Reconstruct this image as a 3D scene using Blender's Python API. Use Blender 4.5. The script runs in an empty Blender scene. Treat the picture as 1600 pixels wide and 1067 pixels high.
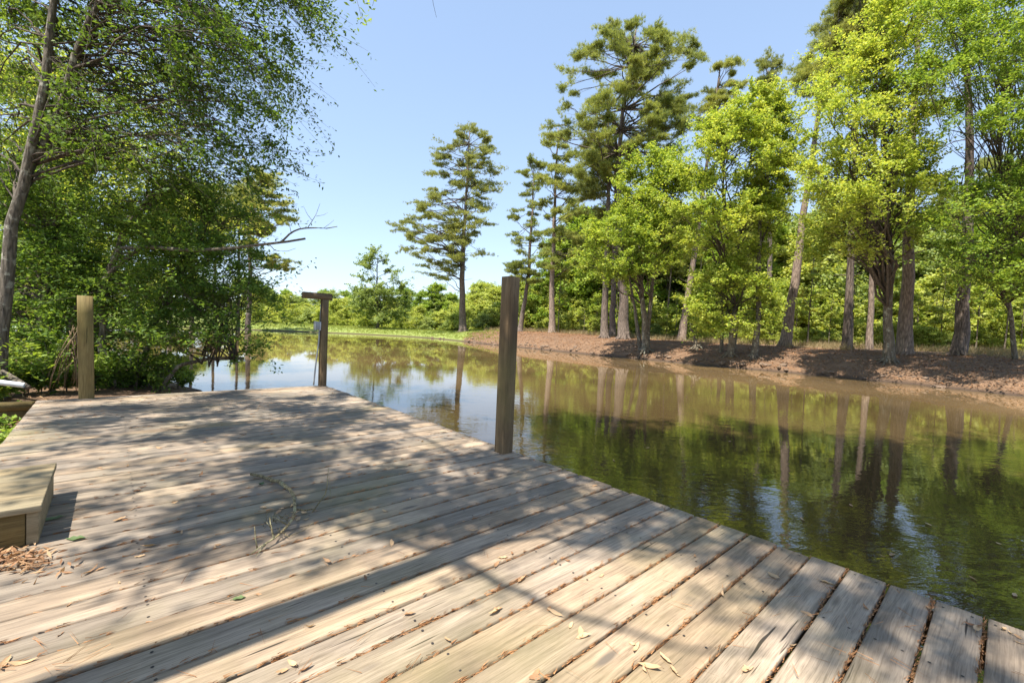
import bpy, math, random
import numpy as np
from mathutils import Matrix, Vector

# ------------------------------------------------------------ camera, sky, sun
scene = bpy.context.scene
col = scene.collection
R = np.array([[0.9990842, -0.04278733, 0.0],
              [0.00132968, 0.03104794, -0.99951701],
              [0.04276667, 0.99860166, 0.03107639]])      # camera axes -> world axes
CAM = np.array([0.0, 0.0, 1.85])
cd = bpy.data.cameras.new('camera'); cam = bpy.data.objects.new('camera', cd); col.objects.link(cam)
m = Matrix([list(R[0]) + [CAM[0]], list(R[1]) + [CAM[1]], list(R[2]) + [CAM[2]], [0, 0, 0, 1]])
cam.matrix_world = m
cd.sensor_fit = 'HORIZONTAL'; cd.sensor_width = 36; cd.lens = 697 / 1600 * 36
cd.clip_start = 0.05; cd.clip_end = 3000
scene.camera = cam

SUN_AZ, SUN_EL = math.radians(40), math.radians(64)        # direction the light travels to / elevation
w = bpy.data.worlds.new('World'); scene.world = w; w.use_nodes = True
nt = w.node_tree; bg = nt.nodes['Background']
sky = nt.nodes.new('ShaderNodeTexSky'); sky.sky_type = 'NISHITA'; sky.sun_disc = False
sky.sun_elevation = SUN_EL; sky.sun_rotation = SUN_AZ + math.pi
sky.air_density = 1.0; sky.dust_density = 0.25; sky.ozone_density = 1.0
gm = nt.nodes.new('ShaderNodeGamma'); gm.inputs[1].default_value = .5; nt.links.new(sky.outputs[0], gm.inputs[0])
vm = nt.nodes.new('ShaderNodeVectorMath'); vm.operation = 'MULTIPLY'; vm.inputs[1].default_value = (1.25, 1.40, 1.62)
nt.links.new(gm.outputs[0], vm.inputs[0]); nt.links.new(vm.outputs[0], bg.inputs[0]); bg.inputs[1].default_value = 0.15
sl = bpy.data.lights.new('sun', 'SUN'); sl.energy = 5.0; sl.angle = math.radians(0.53); sl.color = (1, 0.93, 0.82)
so = bpy.data.objects.new('sun', sl); col.objects.link(so)
trav = Vector((math.sin(SUN_AZ) * math.cos(SUN_EL), math.cos(SUN_AZ) * math.cos(SUN_EL), -math.sin(SUN_EL)))
so.rotation_euler = trav.to_track_quat('-Z', 'Y').to_euler(); so.location = (-10, -12, 30)
scene.view_settings.view_transform = 'Standard'; scene.view_settings.look = 'None'
scene.view_settings.gamma = 1; scene.view_settings.exposure = 1.2
scene.cycles.max_bounces = 6; scene.cycles.diffuse_bounces = 3; scene.cycles.transmission_bounces = 3
scene.cycles.glossy_bounces = 2

F = 697.0
V1 = np.array([0.74328, 0.66898, 0.0]); V2 = np.array([-0.66898, 0.74328, 0.0])
DZ = 0.65                                                   # deck surface above the water
def ray(px, py): return R @ np.array([px - 800.0, 533.5 - py, -F])
def at(px, py, Y):
    r = ray(px, py); return CAM + r * (Y / r[1])
def on_plane(px, py, z):
    r = ray(px, py); return CAM + r * ((z - CAM[2]) / r[2])
def dk(u, v, z=0.0): return V1 * u + V2 * v + np.array([0, 0, DZ + z])
TR = np.array([trav.x, trav.y, trav.z])
def to_sun(p, H): return np.array(p) - TR * (H / math.sin(SUN_EL))

# ------------------------------------------------------------ helpers
def tag(o, label=None, cat=None, group=None, kind=None):
    if label: o['label'] = label
    if cat: o['category'] = cat
    if group: o['group'] = group
    if kind: o['kind'] = kind
    return o
def empty(name, loc=(0, 0, 0), rz=0.0):
    o = bpy.data.objects.new(name, None); col.objects.link(o)
    o.location = tuple(float(a) for a in loc); o.rotation_euler = (0, 0, rz); o.empty_display_size = .1
    return o
def copy_tree(o, parent=None):
    c = o.copy(); col.objects.link(c); c.parent = parent
    for ch in list(o.children): copy_tree(ch, c)
    return c

class MB:
    """collects quads and triangles as numpy blocks, built as one mesh"""
    def __init__(s): s.v = []; s.q = []; s.t = []; s.n = 0; s.r = []
    def add(s, V, Q=None, T=None, rnd=0.5):
        V = np.asarray(V, float).reshape(-1, 3)
        if Q is not None and len(Q): s.q.append(np.asarray(Q, int).reshape(-1, 4) + s.n)
        if T is not None and len(T): s.t.append(np.asarray(T, int).reshape(-1, 3) + s.n)
        s.v.append(V); s.n += len(V)
        s.r.append(np.full(len(V), rnd) if np.isscalar(rnd) else np.asarray(rnd))
    def box(s, lo, hi, M=None, rnd=.5):
        x0, y0, z0 = lo; x1, y1, z1 = hi
        V = np.array([(x0,y0,z0),(x1,y0,z0),(x1,y1,z0),(x0,y1,z0),(x0,y0,z1),(x1,y0,z1),(x1,y1,z1),(x0,y1,z1)], float)
        if M is not None: V = V @ M[0].T + M[1]
        s.add(V, [(0,3,2,1),(4,5,6,7),(0,1,5,4),(1,2,6,5),(2,3,7,6),(3,0,4,7)], rnd=rnd)
    def tube(s, P, r, n=6, cap=True):
        P = np.asarray(P, float); k = len(P)
        r = np.full(k, r) if np.isscalar(r) else np.asarray(r, float)
        T = np.gradient(P, axis=0); T /= (np.linalg.norm(T, axis=1, keepdims=True) + 1e-9)
        ref = np.array([1., 0, 0]) if abs(T[0][0]) < .8 else np.array([0, 1., 0])
        a = np.cross(T, ref); a /= (np.linalg.norm(a, axis=1, keepdims=True) + 1e-9); b = np.cross(T, a)
        th = np.linspace(0, 2 * np.pi, n, endpoint=False)
        V = P[:, None, :] + r[:, None, None] * (np.cos(th)[None, :, None] * a[:, None, :] + np.sin(th)[None, :, None] * b[:, None, :])
        i = np.arange(k - 1)[:, None] * n; j = np.arange(n)[None, :]; j2 = (j + 1) % n
        Q = np.stack([i + j, i + j2, i + n + j2, i + n + j], -1).reshape(-1, 4)
        V = V.reshape(-1, 3); Tt = []
        if cap:
            V = np.vstack([V, P[-1:], P[:1]]); c = k * n
            Tt = [((k - 1) * n + q, (k - 1) * n + (q + 1) % n, c) for q in range(n)] + [((q + 1) % n, q, c + 1) for q in range(n)]
        s.add(V, Q, Tt)
    def build(s, name, mat, parent=None, smooth=False):
        me = bpy.data.meshes.new(name)
        V = np.vstack(s.v) if s.v else np.zeros((0, 3))
        Q = np.vstack(s.q) if s.q else np.zeros((0, 4), int); T = np.vstack(s.t) if s.t else np.zeros((0, 3), int)
        me.vertices.add(len(V)); me.vertices.foreach_set('co', V.ravel())
        L = np.concatenate([Q.ravel(), T.ravel()]).astype(np.int32)
        me.loops.add(len(L)); me.loops.foreach_set('vertex_index', L)
        st = np.concatenate([np.arange(len(Q)) * 4, len(Q) * 4 + np.arange(len(T)) * 3]).astype(np.int32)
        me.polygons.add(len(st)); me.polygons.foreach_set('loop_start', st)
        if smooth: me.polygons.foreach_set('use_smooth', np.ones(len(st), bool))
        at_ = me.attributes.new('rnd', 'FLOAT', 'POINT'); at_.data.foreach_set('value', np.concatenate(s.r).astype(np.float32))
        me.update(calc_edges=True)
        me.materials.append(mat)
        o = bpy.data.objects.new(name, me); col.objects.link(o); o.parent = parent
        return o

def unit(a): return a / (np.linalg.norm(a, axis=-1, keepdims=True) + 1e-9)
LS, NS = 1.0, 1.0
def leaves(mb, P, L, W, rng, up=1.0, droop=0.2, spread=.7, dirs=None):
    """rhombic leaf blades, folded a little along the midrib"""
    n = len(P)
    if not n: return
    d = rng.normal(size=(n, 3)); d[:, 2] = d[:, 2] * .5 - droop
    if dirs is not None: d = d * .6 + dirs
    d = unit(d)
    nn = rng.normal(size=(n, 3)) * spread; nn[:, 2] += up
    s_ = unit(np.cross(d, nn)); nn = unit(np.cross(s_, d))
    l = L * rng.uniform(.65, 1.25, (n, 1)); wd = W * rng.uniform(.7, 1.2, (n, 1))
    B = P - d * l * .5; Tp = P + d * l * .5; M = B + d * l * .45
    V = np.stack([B, M + s_ * wd * .5 + nn * wd * .15, Tp, M - s_ * wd * .5 + nn * wd * .15], 1).reshape(-1, 3)
    mb.add(V, np.arange(n * 4).reshape(-1, 4), rnd=np.repeat(rng.random(n), 4))
def needles(mb, P, D, L, W, k, rng, spread=.8):
    """tufts of k thin needles at P round direction D"""
    n = len(P)
    if not n: return
    d = np.repeat(D, k, 0) + rng.normal(size=(n * k, 3)) * spread; d = unit(d)
    p = np.repeat(P, k, 0) + rng.normal(size=(n * k, 3)) * L * .12
    s_ = unit(np.cross(d, rng.normal(size=(n * k, 3))))
    l = L * rng.uniform(.6, 1.15, (n * k, 1))
    V = np.stack([p - s_ * W * .5, p + s_ * W * .5, p + d * l], 1).reshape(-1, 3)
    mb.add(V, None, np.arange(n * k * 3).reshape(-1, 3), rnd=np.repeat(np.repeat(rng.random(n), k) * .6 + rng.random(n * k) * .4, 3))

# ------------------------------------------------------------ materials
def mat(name):
    m_ = bpy.data.materials.new(name); m_.use_nodes = True
    t = m_.node_tree; b = t.nodes['Principled BSDF']; return m_, t, b
def N(t, kind, **kw):
    n = t.nodes.new(kind)
    for k, v in kw.items():
        if k.startswith('i_'): n.inputs[int(k[2:]) if k[2:].isdigit() else k[2:]].default_value = v
        else: setattr(n, k, v)
    return n
def ramp(t, src, stops):
    r = t.nodes.new('ShaderNodeValToRGB'); e = r.color_ramp.elements
    while len(e) < len(stops): e.new(.5)
    for i, (p, c) in enumerate(stops):
        e[i].position = p; e[i].color = (c[0], c[1], c[2], 1) if not np.isscalar(c) else (c, c, c, 1)
    t.links.new(src, r.inputs[0]); return r
def noise(t, vec, scale, detail=4, rough=.55, dist=0):
    n = N(t, 'ShaderNodeTexNoise'); n.inputs['Scale'].default_value = scale; n.inputs['Detail'].default_value = detail
    n.inputs['Roughness'].default_value = rough; n.inputs['Distortion'].default_value = dist
    if vec is not None: t.links.new(vec, n.inputs['Vector'])
    return n
def mapping(t, src, scale=(1, 1, 1), rot=(0, 0, 0), loc=(0, 0, 0)):
    n = N(t, 'ShaderNodeMapping'); n.inputs['Scale'].default_value = scale; n.inputs['Rotation'].default_value = rot
    n.inputs['Location'].default_value = loc; t.links.new(src, n.inputs[0]); return n
def mix(t, fac, a, b, mode='MIX'):
    n = N(t, 'ShaderNodeMix', data_type='RGBA', blend_type=mode)
    for k, v in ((0, fac), (6, a), (7, b)):
        if hasattr(v, 'links') or hasattr(v, 'is_linked'): t.links.new(v, n.inputs[k])
        elif k == 0: n.inputs[0].default_value = v
        else: n.inputs[k].default_value = (v[0], v[1], v[2], 1)
    return n.outputs[2]
def bump(t, b, h, strength, dist):
    n = N(t, 'ShaderNodeBump'); n.inputs['Strength'].default_value = strength; n.inputs['Distance'].default_value = dist
    t.links.new(h, n.inputs['Height']); t.links.new(n.outputs[0], b.inputs['Normal']); return n

def leaf_mat(name, dark, mid, light, trans=.35, rough=.55, spec=.22):
    m_, t, b = mat(name)
    a = N(t, 'ShaderNodeAttribute', attribute_name='rnd')
    g = N(t, 'ShaderNodeNewGeometry'); nz = noise(t, g.outputs['Position'], .45, 2)
    oi = N(t, 'ShaderNodeObjectInfo')
    ad = N(t, 'ShaderNodeMath', operation='MULTIPLY_ADD'); t.links.new(nz.outputs[0], ad.inputs[0]); ad.inputs[1].default_value = .9
    m2 = N(t, 'ShaderNodeMath', operation='MULTIPLY_ADD'); t.links.new(a.outputs['Fac'], m2.inputs[0]); m2.inputs[1].default_value = .65; m2.inputs[2].default_value = -.32
    t.links.new(m2.outputs[0], ad.inputs[2])
    m3 = N(t, 'ShaderNodeMath', operation='MULTIPLY_ADD'); t.links.new(oi.outputs['Random'], m3.inputs[0]); m3.inputs[1].default_value = .3
    t.links.new(ad.outputs[0], m3.inputs[2])
    r = ramp(t, m3.outputs[0], [(.15, dark), (.55, mid), (.95, light)])
    t.links.new(r.outputs[0], b.inputs['Base Color']); b.inputs['Roughness'].default_value = rough
    b.inputs['Specular IOR Level'].default_value = spec
    tr = N(t, 'ShaderNodeBsdfTranslucent')
    tc = mix(t, 1.0, r.outputs[0], (1.3, 1.2, .6), 'MULTIPLY'); t.links.new(tc, tr.inputs[0])
    ms = N(t, 'ShaderNodeMixShader'); ms.inputs[0].default_value = trans
    t.links.new(b.outputs[0], ms.inputs[1]); t.links.new(tr.outputs[0], ms.inputs[2])
    t.links.new(ms.outputs[0], t.nodes['Material Output'].inputs[0])
    return m_
M = {}
M['leaf_bright'] = leaf_mat('leaf_bright', (.15, .24, .03), (.31, .41, .065), (.50, .55, .12), .5)
M['leaf_far'] = leaf_mat('leaf_far', (.20, .28, .05), (.36, .43, .09), (.52, .55, .17), .45)
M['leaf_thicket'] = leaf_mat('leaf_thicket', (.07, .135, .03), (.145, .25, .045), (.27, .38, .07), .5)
M['leaf_mid'] = leaf_mat('leaf_mid', (.10, .18, .03), (.21, .32, .045), (.35, .45, .08), .46)
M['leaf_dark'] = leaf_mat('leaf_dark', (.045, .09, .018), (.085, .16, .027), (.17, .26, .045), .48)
M['leaf_pale'] = leaf_mat('leaf_pale', (.14, .2, .06), (.25, .33, .10), (.38, .44, .16), .42)
M['needle'] = leaf_mat('needle', (.15, .20, .065), (.28, .33, .10), (.44, .46, .16), .55, .5, .3)
M['needle_dark'] = leaf_mat('needle_dark', (.13, .17, .06), (.235, .275, .09), (.36, .385, .135), .5, .5, .3)
M['grass'] = leaf_mat('grass', (.12, .17, .03), (.22, .28, .05), (.36, .36, .11), .4)
M['dry_grass'] = leaf_mat('dry_grass', (.2, .15, .08), (.33, .26, .14), (.5, .42, .26), .3)
M['straw'] = leaf_mat('straw', (.10, .045, .02), (.24, .11, .045), (.42, .22, .10), .1)

def bark_mat(name, dark, light, patch=None, pa=.6, sc=1.0):
    m_, t, b = mat(name)
    g = N(t, 'ShaderNodeNewGeometry'); mp = mapping(t, g.outputs['Position'], (7 * sc, 7 * sc, 1.3 * sc))
    vo = N(t, 'ShaderNodeTexVoronoi', feature='DISTANCE_TO_EDGE'); vo.inputs['Scale'].default_value = 1.6; t.links.new(mp.outputs[0], vo.inputs[0])
    nz = noise(t, mp.outputs[0], 2.2, 6, .65, .4)
    mm = N(t, 'ShaderNodeMath', operation='MULTIPLY'); t.links.new(nz.outputs[0], mm.inputs[0]); mm.inputs[1].default_value = 1.0
    m1 = N(t, 'ShaderNodeMath', operation='MULTIPLY_ADD'); t.links.new(vo.outputs[0], m1.inputs[0]); m1.inputs[1].default_value = .9; t.links.new(mm.outputs[0], m1.inputs[2])
    r = ramp(t, m1.outputs[0], [(.35, dark), (.8, light)])
    c = r.outputs[0]
    if patch:
        n2 = noise(t, g.outputs['Position'], 5.0 * sc, 5, .6); f = ramp(t, n2.outputs[0], [(pa - .05, 0), (pa + .05, 1)])
        c = mix(t, f.outputs[0], c, patch)
    t.links.new(c, b.inputs['Base Color']); b.inputs['Roughness'].default_value = .9
    bump(t, b, m1.outputs[0], .9, .04)
    return m_
M['bark_pine'] = bark_mat('bark_pine', (.04, .030, .024), (.20, .155, .125))
M['bark_red'] = bark_mat('bark_red', (.08, .056, .042), (.31, .235, .185))
M['bark_grey'] = bark_mat('bark_grey', (.045, .035, .022), (.19, .155, .11), (.30, .29, .22), .6)
M['bark_lichen'] = bark_mat('bark_lichen', (.045, .037, .027), (.17, .145, .11), (.33, .32, .26), .6, 1.6)
M['frond'] = bark_mat('frond', (.10, .07, .035), (.26, .19, .11))
M['branch'] = bark_mat('branch', (.03, .022, .016), (.12, .095, .07))
M['twig'] = bark_mat('twig', (.05, .04, .03), (.2, .17, .13))

def wood_mat(name, cols, green=.25, stain=.5, rough=.75, grey=.0):
    m_, t, b = mat(name)
    tc = N(t, 'ShaderNodeTexCoord'); oi = N(t, 'ShaderNodeObjectInfo')
    cmb = N(t, 'ShaderNodeCombineXYZ')
    for k, q in enumerate((37., 91., 53.)):
        a = N(t, 'ShaderNodeMath', operation='MULTIPLY'); t.links.new(oi.outputs['Random'], a.inputs[0]); a.inputs[1].default_value = q
        t.links.new(a.outputs[0], cmb.inputs[k])
    ad = N(t, 'ShaderNodeVectorMath', operation='ADD'); t.links.new(tc.outputs['Object'], ad.inputs[0]); t.links.new(cmb.outputs[0], ad.inputs[1])
    warp = noise(t, mapping(t, ad.outputs[0], (1.3, 5, 5)).outputs[0], 1.0, 3, .5)
    wv = N(t, 'ShaderNodeVectorMath', operation='MULTIPLY_ADD'); t.links.new(warp.outputs['Color'], wv.inputs[0]); wv.inputs[1].default_value = (0, .05, .05)
    t.links.new(ad.outputs[0], wv.inputs[2])
    grain = noise(t, mapping(t, wv.outputs[0], (3.0, 75, 75)).outputs[0], 1.0, 6, .62)
    ringn = noise(t, mapping(t, wv.outputs[0], (.7, 17, 17)).outputs[0], 1.0, 3, .5)
    blot = noise(t, mapping(t, ad.outputs[0], (1.2, 3.5, 3.5)).outputs[0], 1.3, 5, .6)
    g1 = N(t, 'ShaderNodeMath', operation='MULTIPLY_ADD'); t.links.new(grain.outputs[0], g1.inputs[0]); g1.inputs[1].default_value = .55
    g2 = N(t, 'ShaderNodeMath', operation='MULTIPLY'); t.links.new(ringn.outputs[0], g2.inputs[0]); g2.inputs[1].default_value = .45; t.links.new(g2.outputs[0], g1.inputs[2])
    r = ramp(t, g1.outputs[0], [(.26, cols[0]), (.5, cols[1]), (.76, cols[2])])
    c = r.outputs[0]
    fine = noise(t, mapping(t, wv.outputs[0], (7.0, 230, 230)).outputs[0], 1.0, 3, .6)
    fr = ramp(t, fine.outputs[0], [(.34, (.62, .60, .58)), (.52, (1, 1, 1))]); c = mix(t, .8, c, mix(t, 1.0, c, fr.outputs[0], 'MULTIPLY'))
    ck = noise(t, mapping(t, wv.outputs[0], (1.6, 42, 42)).outputs[0], 1.0, 2, .5)
    cr_ = ramp(t, ck.outputs[0], [(.27, 1), (.305, 0)]); c = mix(t, cr_.outputs[0], c, tuple(x * .22 for x in cols[0]))
    # per board tone
    pb = ramp(t, oi.outputs['Random'], [(0, (.68, .68, .68)), (.3, (.92, .91, .90)), (.6, (1.05, 1.0, .94)), (1, (.95, .84, .70))])
    c = mix(t, 1.0, c, pb.outputs[0], 'MULTIPLY')
    # stains, and shade tone painted in as grey
    s1 = ramp(t, blot.outputs[0], [(.42, 0), (.68, stain)])
    c = mix(t, s1.outputs[0], c, tuple(x * .45 for x in cols[0]))
    gp = N(t, 'ShaderNodeNewGeometry'); gn = noise(t, gp.outputs['Position'], .9, 4, .6)
    s2 = ramp(t, gn.outputs[0], [(.5, 0), (.72, green)])
    c = mix(t, s2.outputs[0], c, (.20, .19, .055))
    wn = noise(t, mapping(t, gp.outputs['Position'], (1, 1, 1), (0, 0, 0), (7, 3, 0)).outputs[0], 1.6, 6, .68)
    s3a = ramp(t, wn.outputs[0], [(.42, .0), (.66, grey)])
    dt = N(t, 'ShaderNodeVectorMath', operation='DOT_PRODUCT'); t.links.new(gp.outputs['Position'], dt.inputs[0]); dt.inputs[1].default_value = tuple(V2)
    mrr = N(t, 'ShaderNodeMapRange'); t.links.new(dt.outputs['Value'], mrr.inputs[0]); mrr.inputs[1].default_value = 1.6; mrr.inputs[2].default_value = 5.0; mrr.inputs[3].default_value = .2; mrr.inputs[4].default_value = 1.25  # weathering grey grows with depth, painting the far boards' shade into the colour
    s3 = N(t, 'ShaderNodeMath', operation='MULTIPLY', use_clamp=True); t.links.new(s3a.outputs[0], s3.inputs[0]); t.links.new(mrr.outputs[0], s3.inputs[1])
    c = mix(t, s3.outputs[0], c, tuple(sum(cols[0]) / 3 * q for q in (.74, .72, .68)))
    # knots
    vo = N(t, 'ShaderNodeTexVoronoi'); vo.inputs['Scale'].default_value = 1; t.links.new(mapping(t, ad.outputs[0], (1.5, 6, 6)).outputs[0], vo.inputs[0])
    kn = ramp(t, vo.outputs['Distance'], [(.06, 1), (.13, 0)])
    c = mix(t, kn.outputs[0], c, tuple(x * .38 for x in cols[1]))
    t.links.new(c, b.inputs['Base Color']); b.inputs['Roughness'].default_value = rough; b.inputs['Specular IOR Level'].default_value = .25
    bump(t, b, g1.outputs[0], .5, .006)
    return m_
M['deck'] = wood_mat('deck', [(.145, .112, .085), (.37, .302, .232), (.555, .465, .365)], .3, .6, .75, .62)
M['post'] = wood_mat('post', [(.10, .075, .03), (.19, .145, .06), (.30, .24, .11)], .5, .4)
M['post_dark'] = wood_mat('post_dark', [(.085, .06, .034), (.19, .132, .073), (.31, .225, .13)], .3, .6)
M['step'] = wood_mat('step', [(.17, .135, .08), (.28, .235, .15), (.40, .345, .235)], .45, .35)
def plain(name, c, rough=.5, metal=0, ns=0):
    m_, t, b = mat(name); b.inputs['Roughness'].default_value = rough; b.inputs['Metallic'].default_value = metal
    g = N(t, 'ShaderNodeTexCoord'); nz = noise(t, g.outputs['Object'], 9, 4)
    r = ramp(t, nz.outputs[0], [(.3, tuple(x * .75 for x in c)), (.7, c)]); t.links.new(r.outputs[0], b.inputs['Base Color']); return m_
M['grey_box'] = plain('grey_box', (.33, .34, .33), .45, .3)
M['light_box'] = plain('light_box', (.55, .57, .58), .4, .2)
M['conduit'] = plain('conduit', (.35, .36, .36), .45)
M['white_pvc'] = plain('white_pvc', (.75, .78, .8), .35)
M['roof'] = plain('roof', (.6, .6, .58), .6)
M['shed_wall'] = plain('shed_wall', (.3, .28, .24), .8)
M['leaf_dry'] = leaf_mat('leaf_dry', (.12, .06, .03), (.29, .155, .08), (.52, .36, .21), .15)
M['leaf_green'] = leaf_mat('leaf_green', (.07, .11, .05), (.12, .17, .07), (.2, .25, .13), .2)
M['lichen_twig'] = bark_mat('lichen_twig', (.09, .065, .035), (.36, .29, .14), (.46, .42, .24), .55, 4)
M['stone'] = bark_mat('stone', (.06, .04, .03), (.26, .18, .12), None, .6, 2)

# ground
m_, t, b = mat('ground'); M['ground'] = m_
g = N(t, 'ShaderNodeNewGeometry'); P = g.outputs['Position']
at1 = N(t, 'ShaderNodeAttribute', attribute_name='rnd')     # 0 = pine straw, 1 = grass
n1 = noise(t, P, 1.4, 8, .7); n2 = noise(t, P, 14, 6, .7); n3 = noise(t, P, .35, 4, .6)
s = ramp(t, n2.outputs[0], [(.3, (.06, .04, .026)), (.5, (.155, .09, .05)), (.7, (.33, .20, .12))])
s2 = ramp(t, n1.outputs[0], [(.35, (.10, .06, .035)), (.65, (.25, .155, .09))])
straw = mix(t, .45, s.outputs[0], s2.outputs[0])
gr = ramp(t, n2.outputs[0], [(.3, (.12, .17, .035)), (.55, (.23, .28, .06)), (.75, (.36, .36, .13))])
addn = N(t, 'ShaderNodeMath', operation='MULTIPLY_ADD'); t.links.new(n3.outputs[0], addn.inputs[0]); addn.inputs[1].default_value = .9; 
sb = N(t, 'ShaderNodeMath', operation='ADD'); t.links.new(at1.outputs['Fac'], sb.inputs[0]); sb.inputs[1].default_value = -.45
t.links.new(sb.outputs[0], addn.inputs[2])
f = ramp(t, addn.outputs[0], [(.42, 0), (.58, 1)])
c = mix(t, f.outputs[0], straw, gr.outputs[0])
sep = N(t, 'ShaderNodeSeparateXYZ'); t.links.new(P, sep.inputs[0])
wet = ramp(t, sep.outputs[2], [(.02, 1), (.22, 0)])
c = mix(t, wet.outputs[0], c, (.055, .036, .024))
t.links.new(c, b.inputs['Base Color']); b.inputs['Roughness'].default_value = .95
hm = N(t, 'ShaderNodeMath', operation='ADD'); t.links.new(n2.outputs[0], hm.inputs[0]); t.links.new(n1.outputs[0], hm.inputs[1])
bump(t, b, hm.outputs[0], .8, .08)

# water: silty brown with a mirror surface
m_, t, b = mat('water'); M['water'] = m_
g = N(t, 'ShaderNodeNewGeometry'); P = g.outputs['Position']
n0 = noise(t, P, .12, 3, .5)
c = ramp(t, n0.outputs[0], [(.3, (.075, .05, .02)), (.7, (.24, .158, .07))])
wl = N(t, 'ShaderNodeVectorMath', operation='LENGTH'); t.links.new(P, wl.inputs[0])
wm = N(t, 'ShaderNodeMapRange'); t.links.new(wl.outputs['Value'], wm.inputs[0]); wm.inputs[1].default_value = 8; wm.inputs[2].default_value = 20  # near water gets a darker base colour, painted in for the shade there
wc = mix(t, wm.outputs[0], (.055, .038, .016), c.outputs[0]); t.links.new(wc, b.inputs['Base Color']); b.inputs['Roughness'].default_value = .015; b.inputs['IOR'].default_value = 1.65
b.inputs['Specular IOR Level'].default_value = 1.0
mpw = mapping(t, P, (1, 1, 1), (0, 0, .5)); 
r1 = noise(t, mapping(t, P, (1.0, 2.2, 1), (0, 0, .35)).outputs[0], 2.3, 3, .5, .6)
r2 = noise(t, mapping(t, P, (1.0, 1.8, 1), (0, 0, -.3)).outputs[0], 9, 2, .5, .3)
sep = N(t, 'ShaderNodeSeparateXYZ'); t.links.new(P, sep.inputs[0])
mk = noise(t, P, .22, 2, .5); mkr = ramp(t, mk.outputs[0], [(.35, .25), (.65, 1)])
su = N(t, 'ShaderNodeMath', operation='MULTIPLY_ADD'); t.links.new(r2.outputs[0], su.inputs[0]); su.inputs[1].default_value = .2; t.links.new(r1.outputs[0], su.inputs[2])
ln = N(t, 'ShaderNodeVectorMath', operation='LENGTH'); t.links.new(P, ln.inputs[0])
mr = N(t, 'ShaderNodeMapRange'); t.links.new(ln.outputs['Value'], mr.inputs[0])
mr.inputs[1].default_value = 4; mr.inputs[2].default_value = 22; mr.inputs[3].default_value = 2.6; mr.inputs[4].default_value = .22
mu = N(t, 'ShaderNodeMath', operation='MULTIPLY'); t.links.new(su.outputs[0], mu.inputs[0]); t.links.new(mkr.outputs[0], mu.inputs[1])
mu2 = N(t, 'ShaderNodeMath', operation='MULTIPLY'); t.links.new(mu.outputs[0], mu2.inputs[0]); t.links.new(mr.outputs[0], mu2.inputs[1])
bump(t, b, mu2.outputs[0], 1.0, .0022)

# ------------------------------------------------------------ terrain and water
FAR = [(-110, 46), (-75, 52), (-45, 59), (-32, 61.5), (-21.7, 63), (-14, 61), (-8.8, 56.5), (-2, 46), (5.2, 36), (9.5, 31.3), (13.2, 26.5), (16.4, 23.6), (18.8, 20.7), (20.3, 17.2), (24, 10), (32, 2), (45, -10), (60, -40)]
NEAR = [(8, -40), (4, -8), (1.2, -1), (-.9, 2.5), (-3.2, 5.5), (-5.2, 8.4), (-7.4, 10.6), (-11, 13.4), (-18, 17.5), (-30, 23), (-60, 28), (-110, 34)]
def seg_dist(X, Y, pl):
    D = np.full(X.shape, 1e9)
    for (ax, ay), (bx, by) in zip(pl[:-1], pl[1:]):
        dx, dy = bx - ax, by - ay; tt = np.clip(((X - ax) * dx + (Y - ay) * dy) / (dx * dx + dy * dy), 0, 1)
        D = np.minimum(D, np.hypot(X - ax - tt * dx, Y - ay - tt * dy))
    return D
def inside(X, Y, poly):
    c = np.zeros(X.shape, bool); n = len(poly)
    for i in range(n):
        (ax, ay), (bx, by) = poly[i], poly[(i + 1) % n]
        k = ((ay > Y) != (by > Y)) & (X < (bx - ax) * (Y - ay) / ((by - ay) if by != ay else 1e-9) + ax); c ^= k
    return c
def wob(X, Y):
    return (np.sin(X * .9 + 1.3 * np.sin(Y * .7)) * np.cos(Y * 1.1 + .8 * np.sin(X * .5)) + .5 * np.sin(X * 2.3 + Y * 1.7 + np.sin(Y * 2.9)) + .35 * np.sin(X * 4.9 - Y * 4.1))
def height(X, Y):
    X = np.asarray(X, float); Y = np.asarray(Y, float)
    wb = wob(X, Y); df = seg_dist(X, Y, FAR) + .16 * wb; dn = seg_dist(X, Y, NEAR)+ .08 * wb
    ins = inside(X, Y, FAR + NEAR)
    k = np.clip((X + 14) / 14, 0, 1); k = k * k * (3 - 2 * k)
    Ht = .80 + .54 * k + .10 * np.sin(X * .21 + 1) * k; sl_ = 5.0 - 2.4 * k
    hf = .10 + Ht * (1 - np.exp(-np.maximum(df, 0) / sl_)) + .03 * wb - np.clip((df - 12) / 20, 0, 1) * .5
    hn = .03 + .34 * (1 - np.exp(-np.maximum(dn, 0) / .9)) + .012 * wb
    hl = np.where(df < dn, hf, hn)
    d = np.minimum(df, dn)
    return np.where(ins, np.where(d > 0, -np.minimum(d * .8, 1.6), .0), hl)
def axis(lo, hi, step, far):
    a = np.arange(lo, hi, step); e = [hi]; st = step
    while e[-1] < far: st *= 1.35; e.append(e[-1] + st)
    f_ = [lo - step]; st = step
    while f_[-1] > -far: st *= 1.35; f_.append(f_[-1] - st)
    return np.concatenate([f_[::-1], a, e])
gx = axis(-40, 34, .3, 1500); gy = axis(-6, 75, .3, 1500)
GX, GY = np.meshgrid(gx, gy)
GZ = height(GX, GY)
mb = MB(); nx, ny = len(gx), len(gy)
ii = (np.arange(ny - 1)[:, None] * nx + np.arange(nx - 1)[None, :])
gk = np.clip((-3 - GX) / 5, 0, 1) * (GY > 30) + .30 * (GX > -6) * (seg_dist(GX, GY, FAR) > 7) + .25 * (GY < 30) * (GX < -3)
mb.add(np.stack([GX, GY, GZ], -1), np.stack([ii, ii + 1, ii + nx + 1, ii + nx], -1).reshape(-1, 4), rnd=np.clip(gk, 0, 1).ravel())
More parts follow.
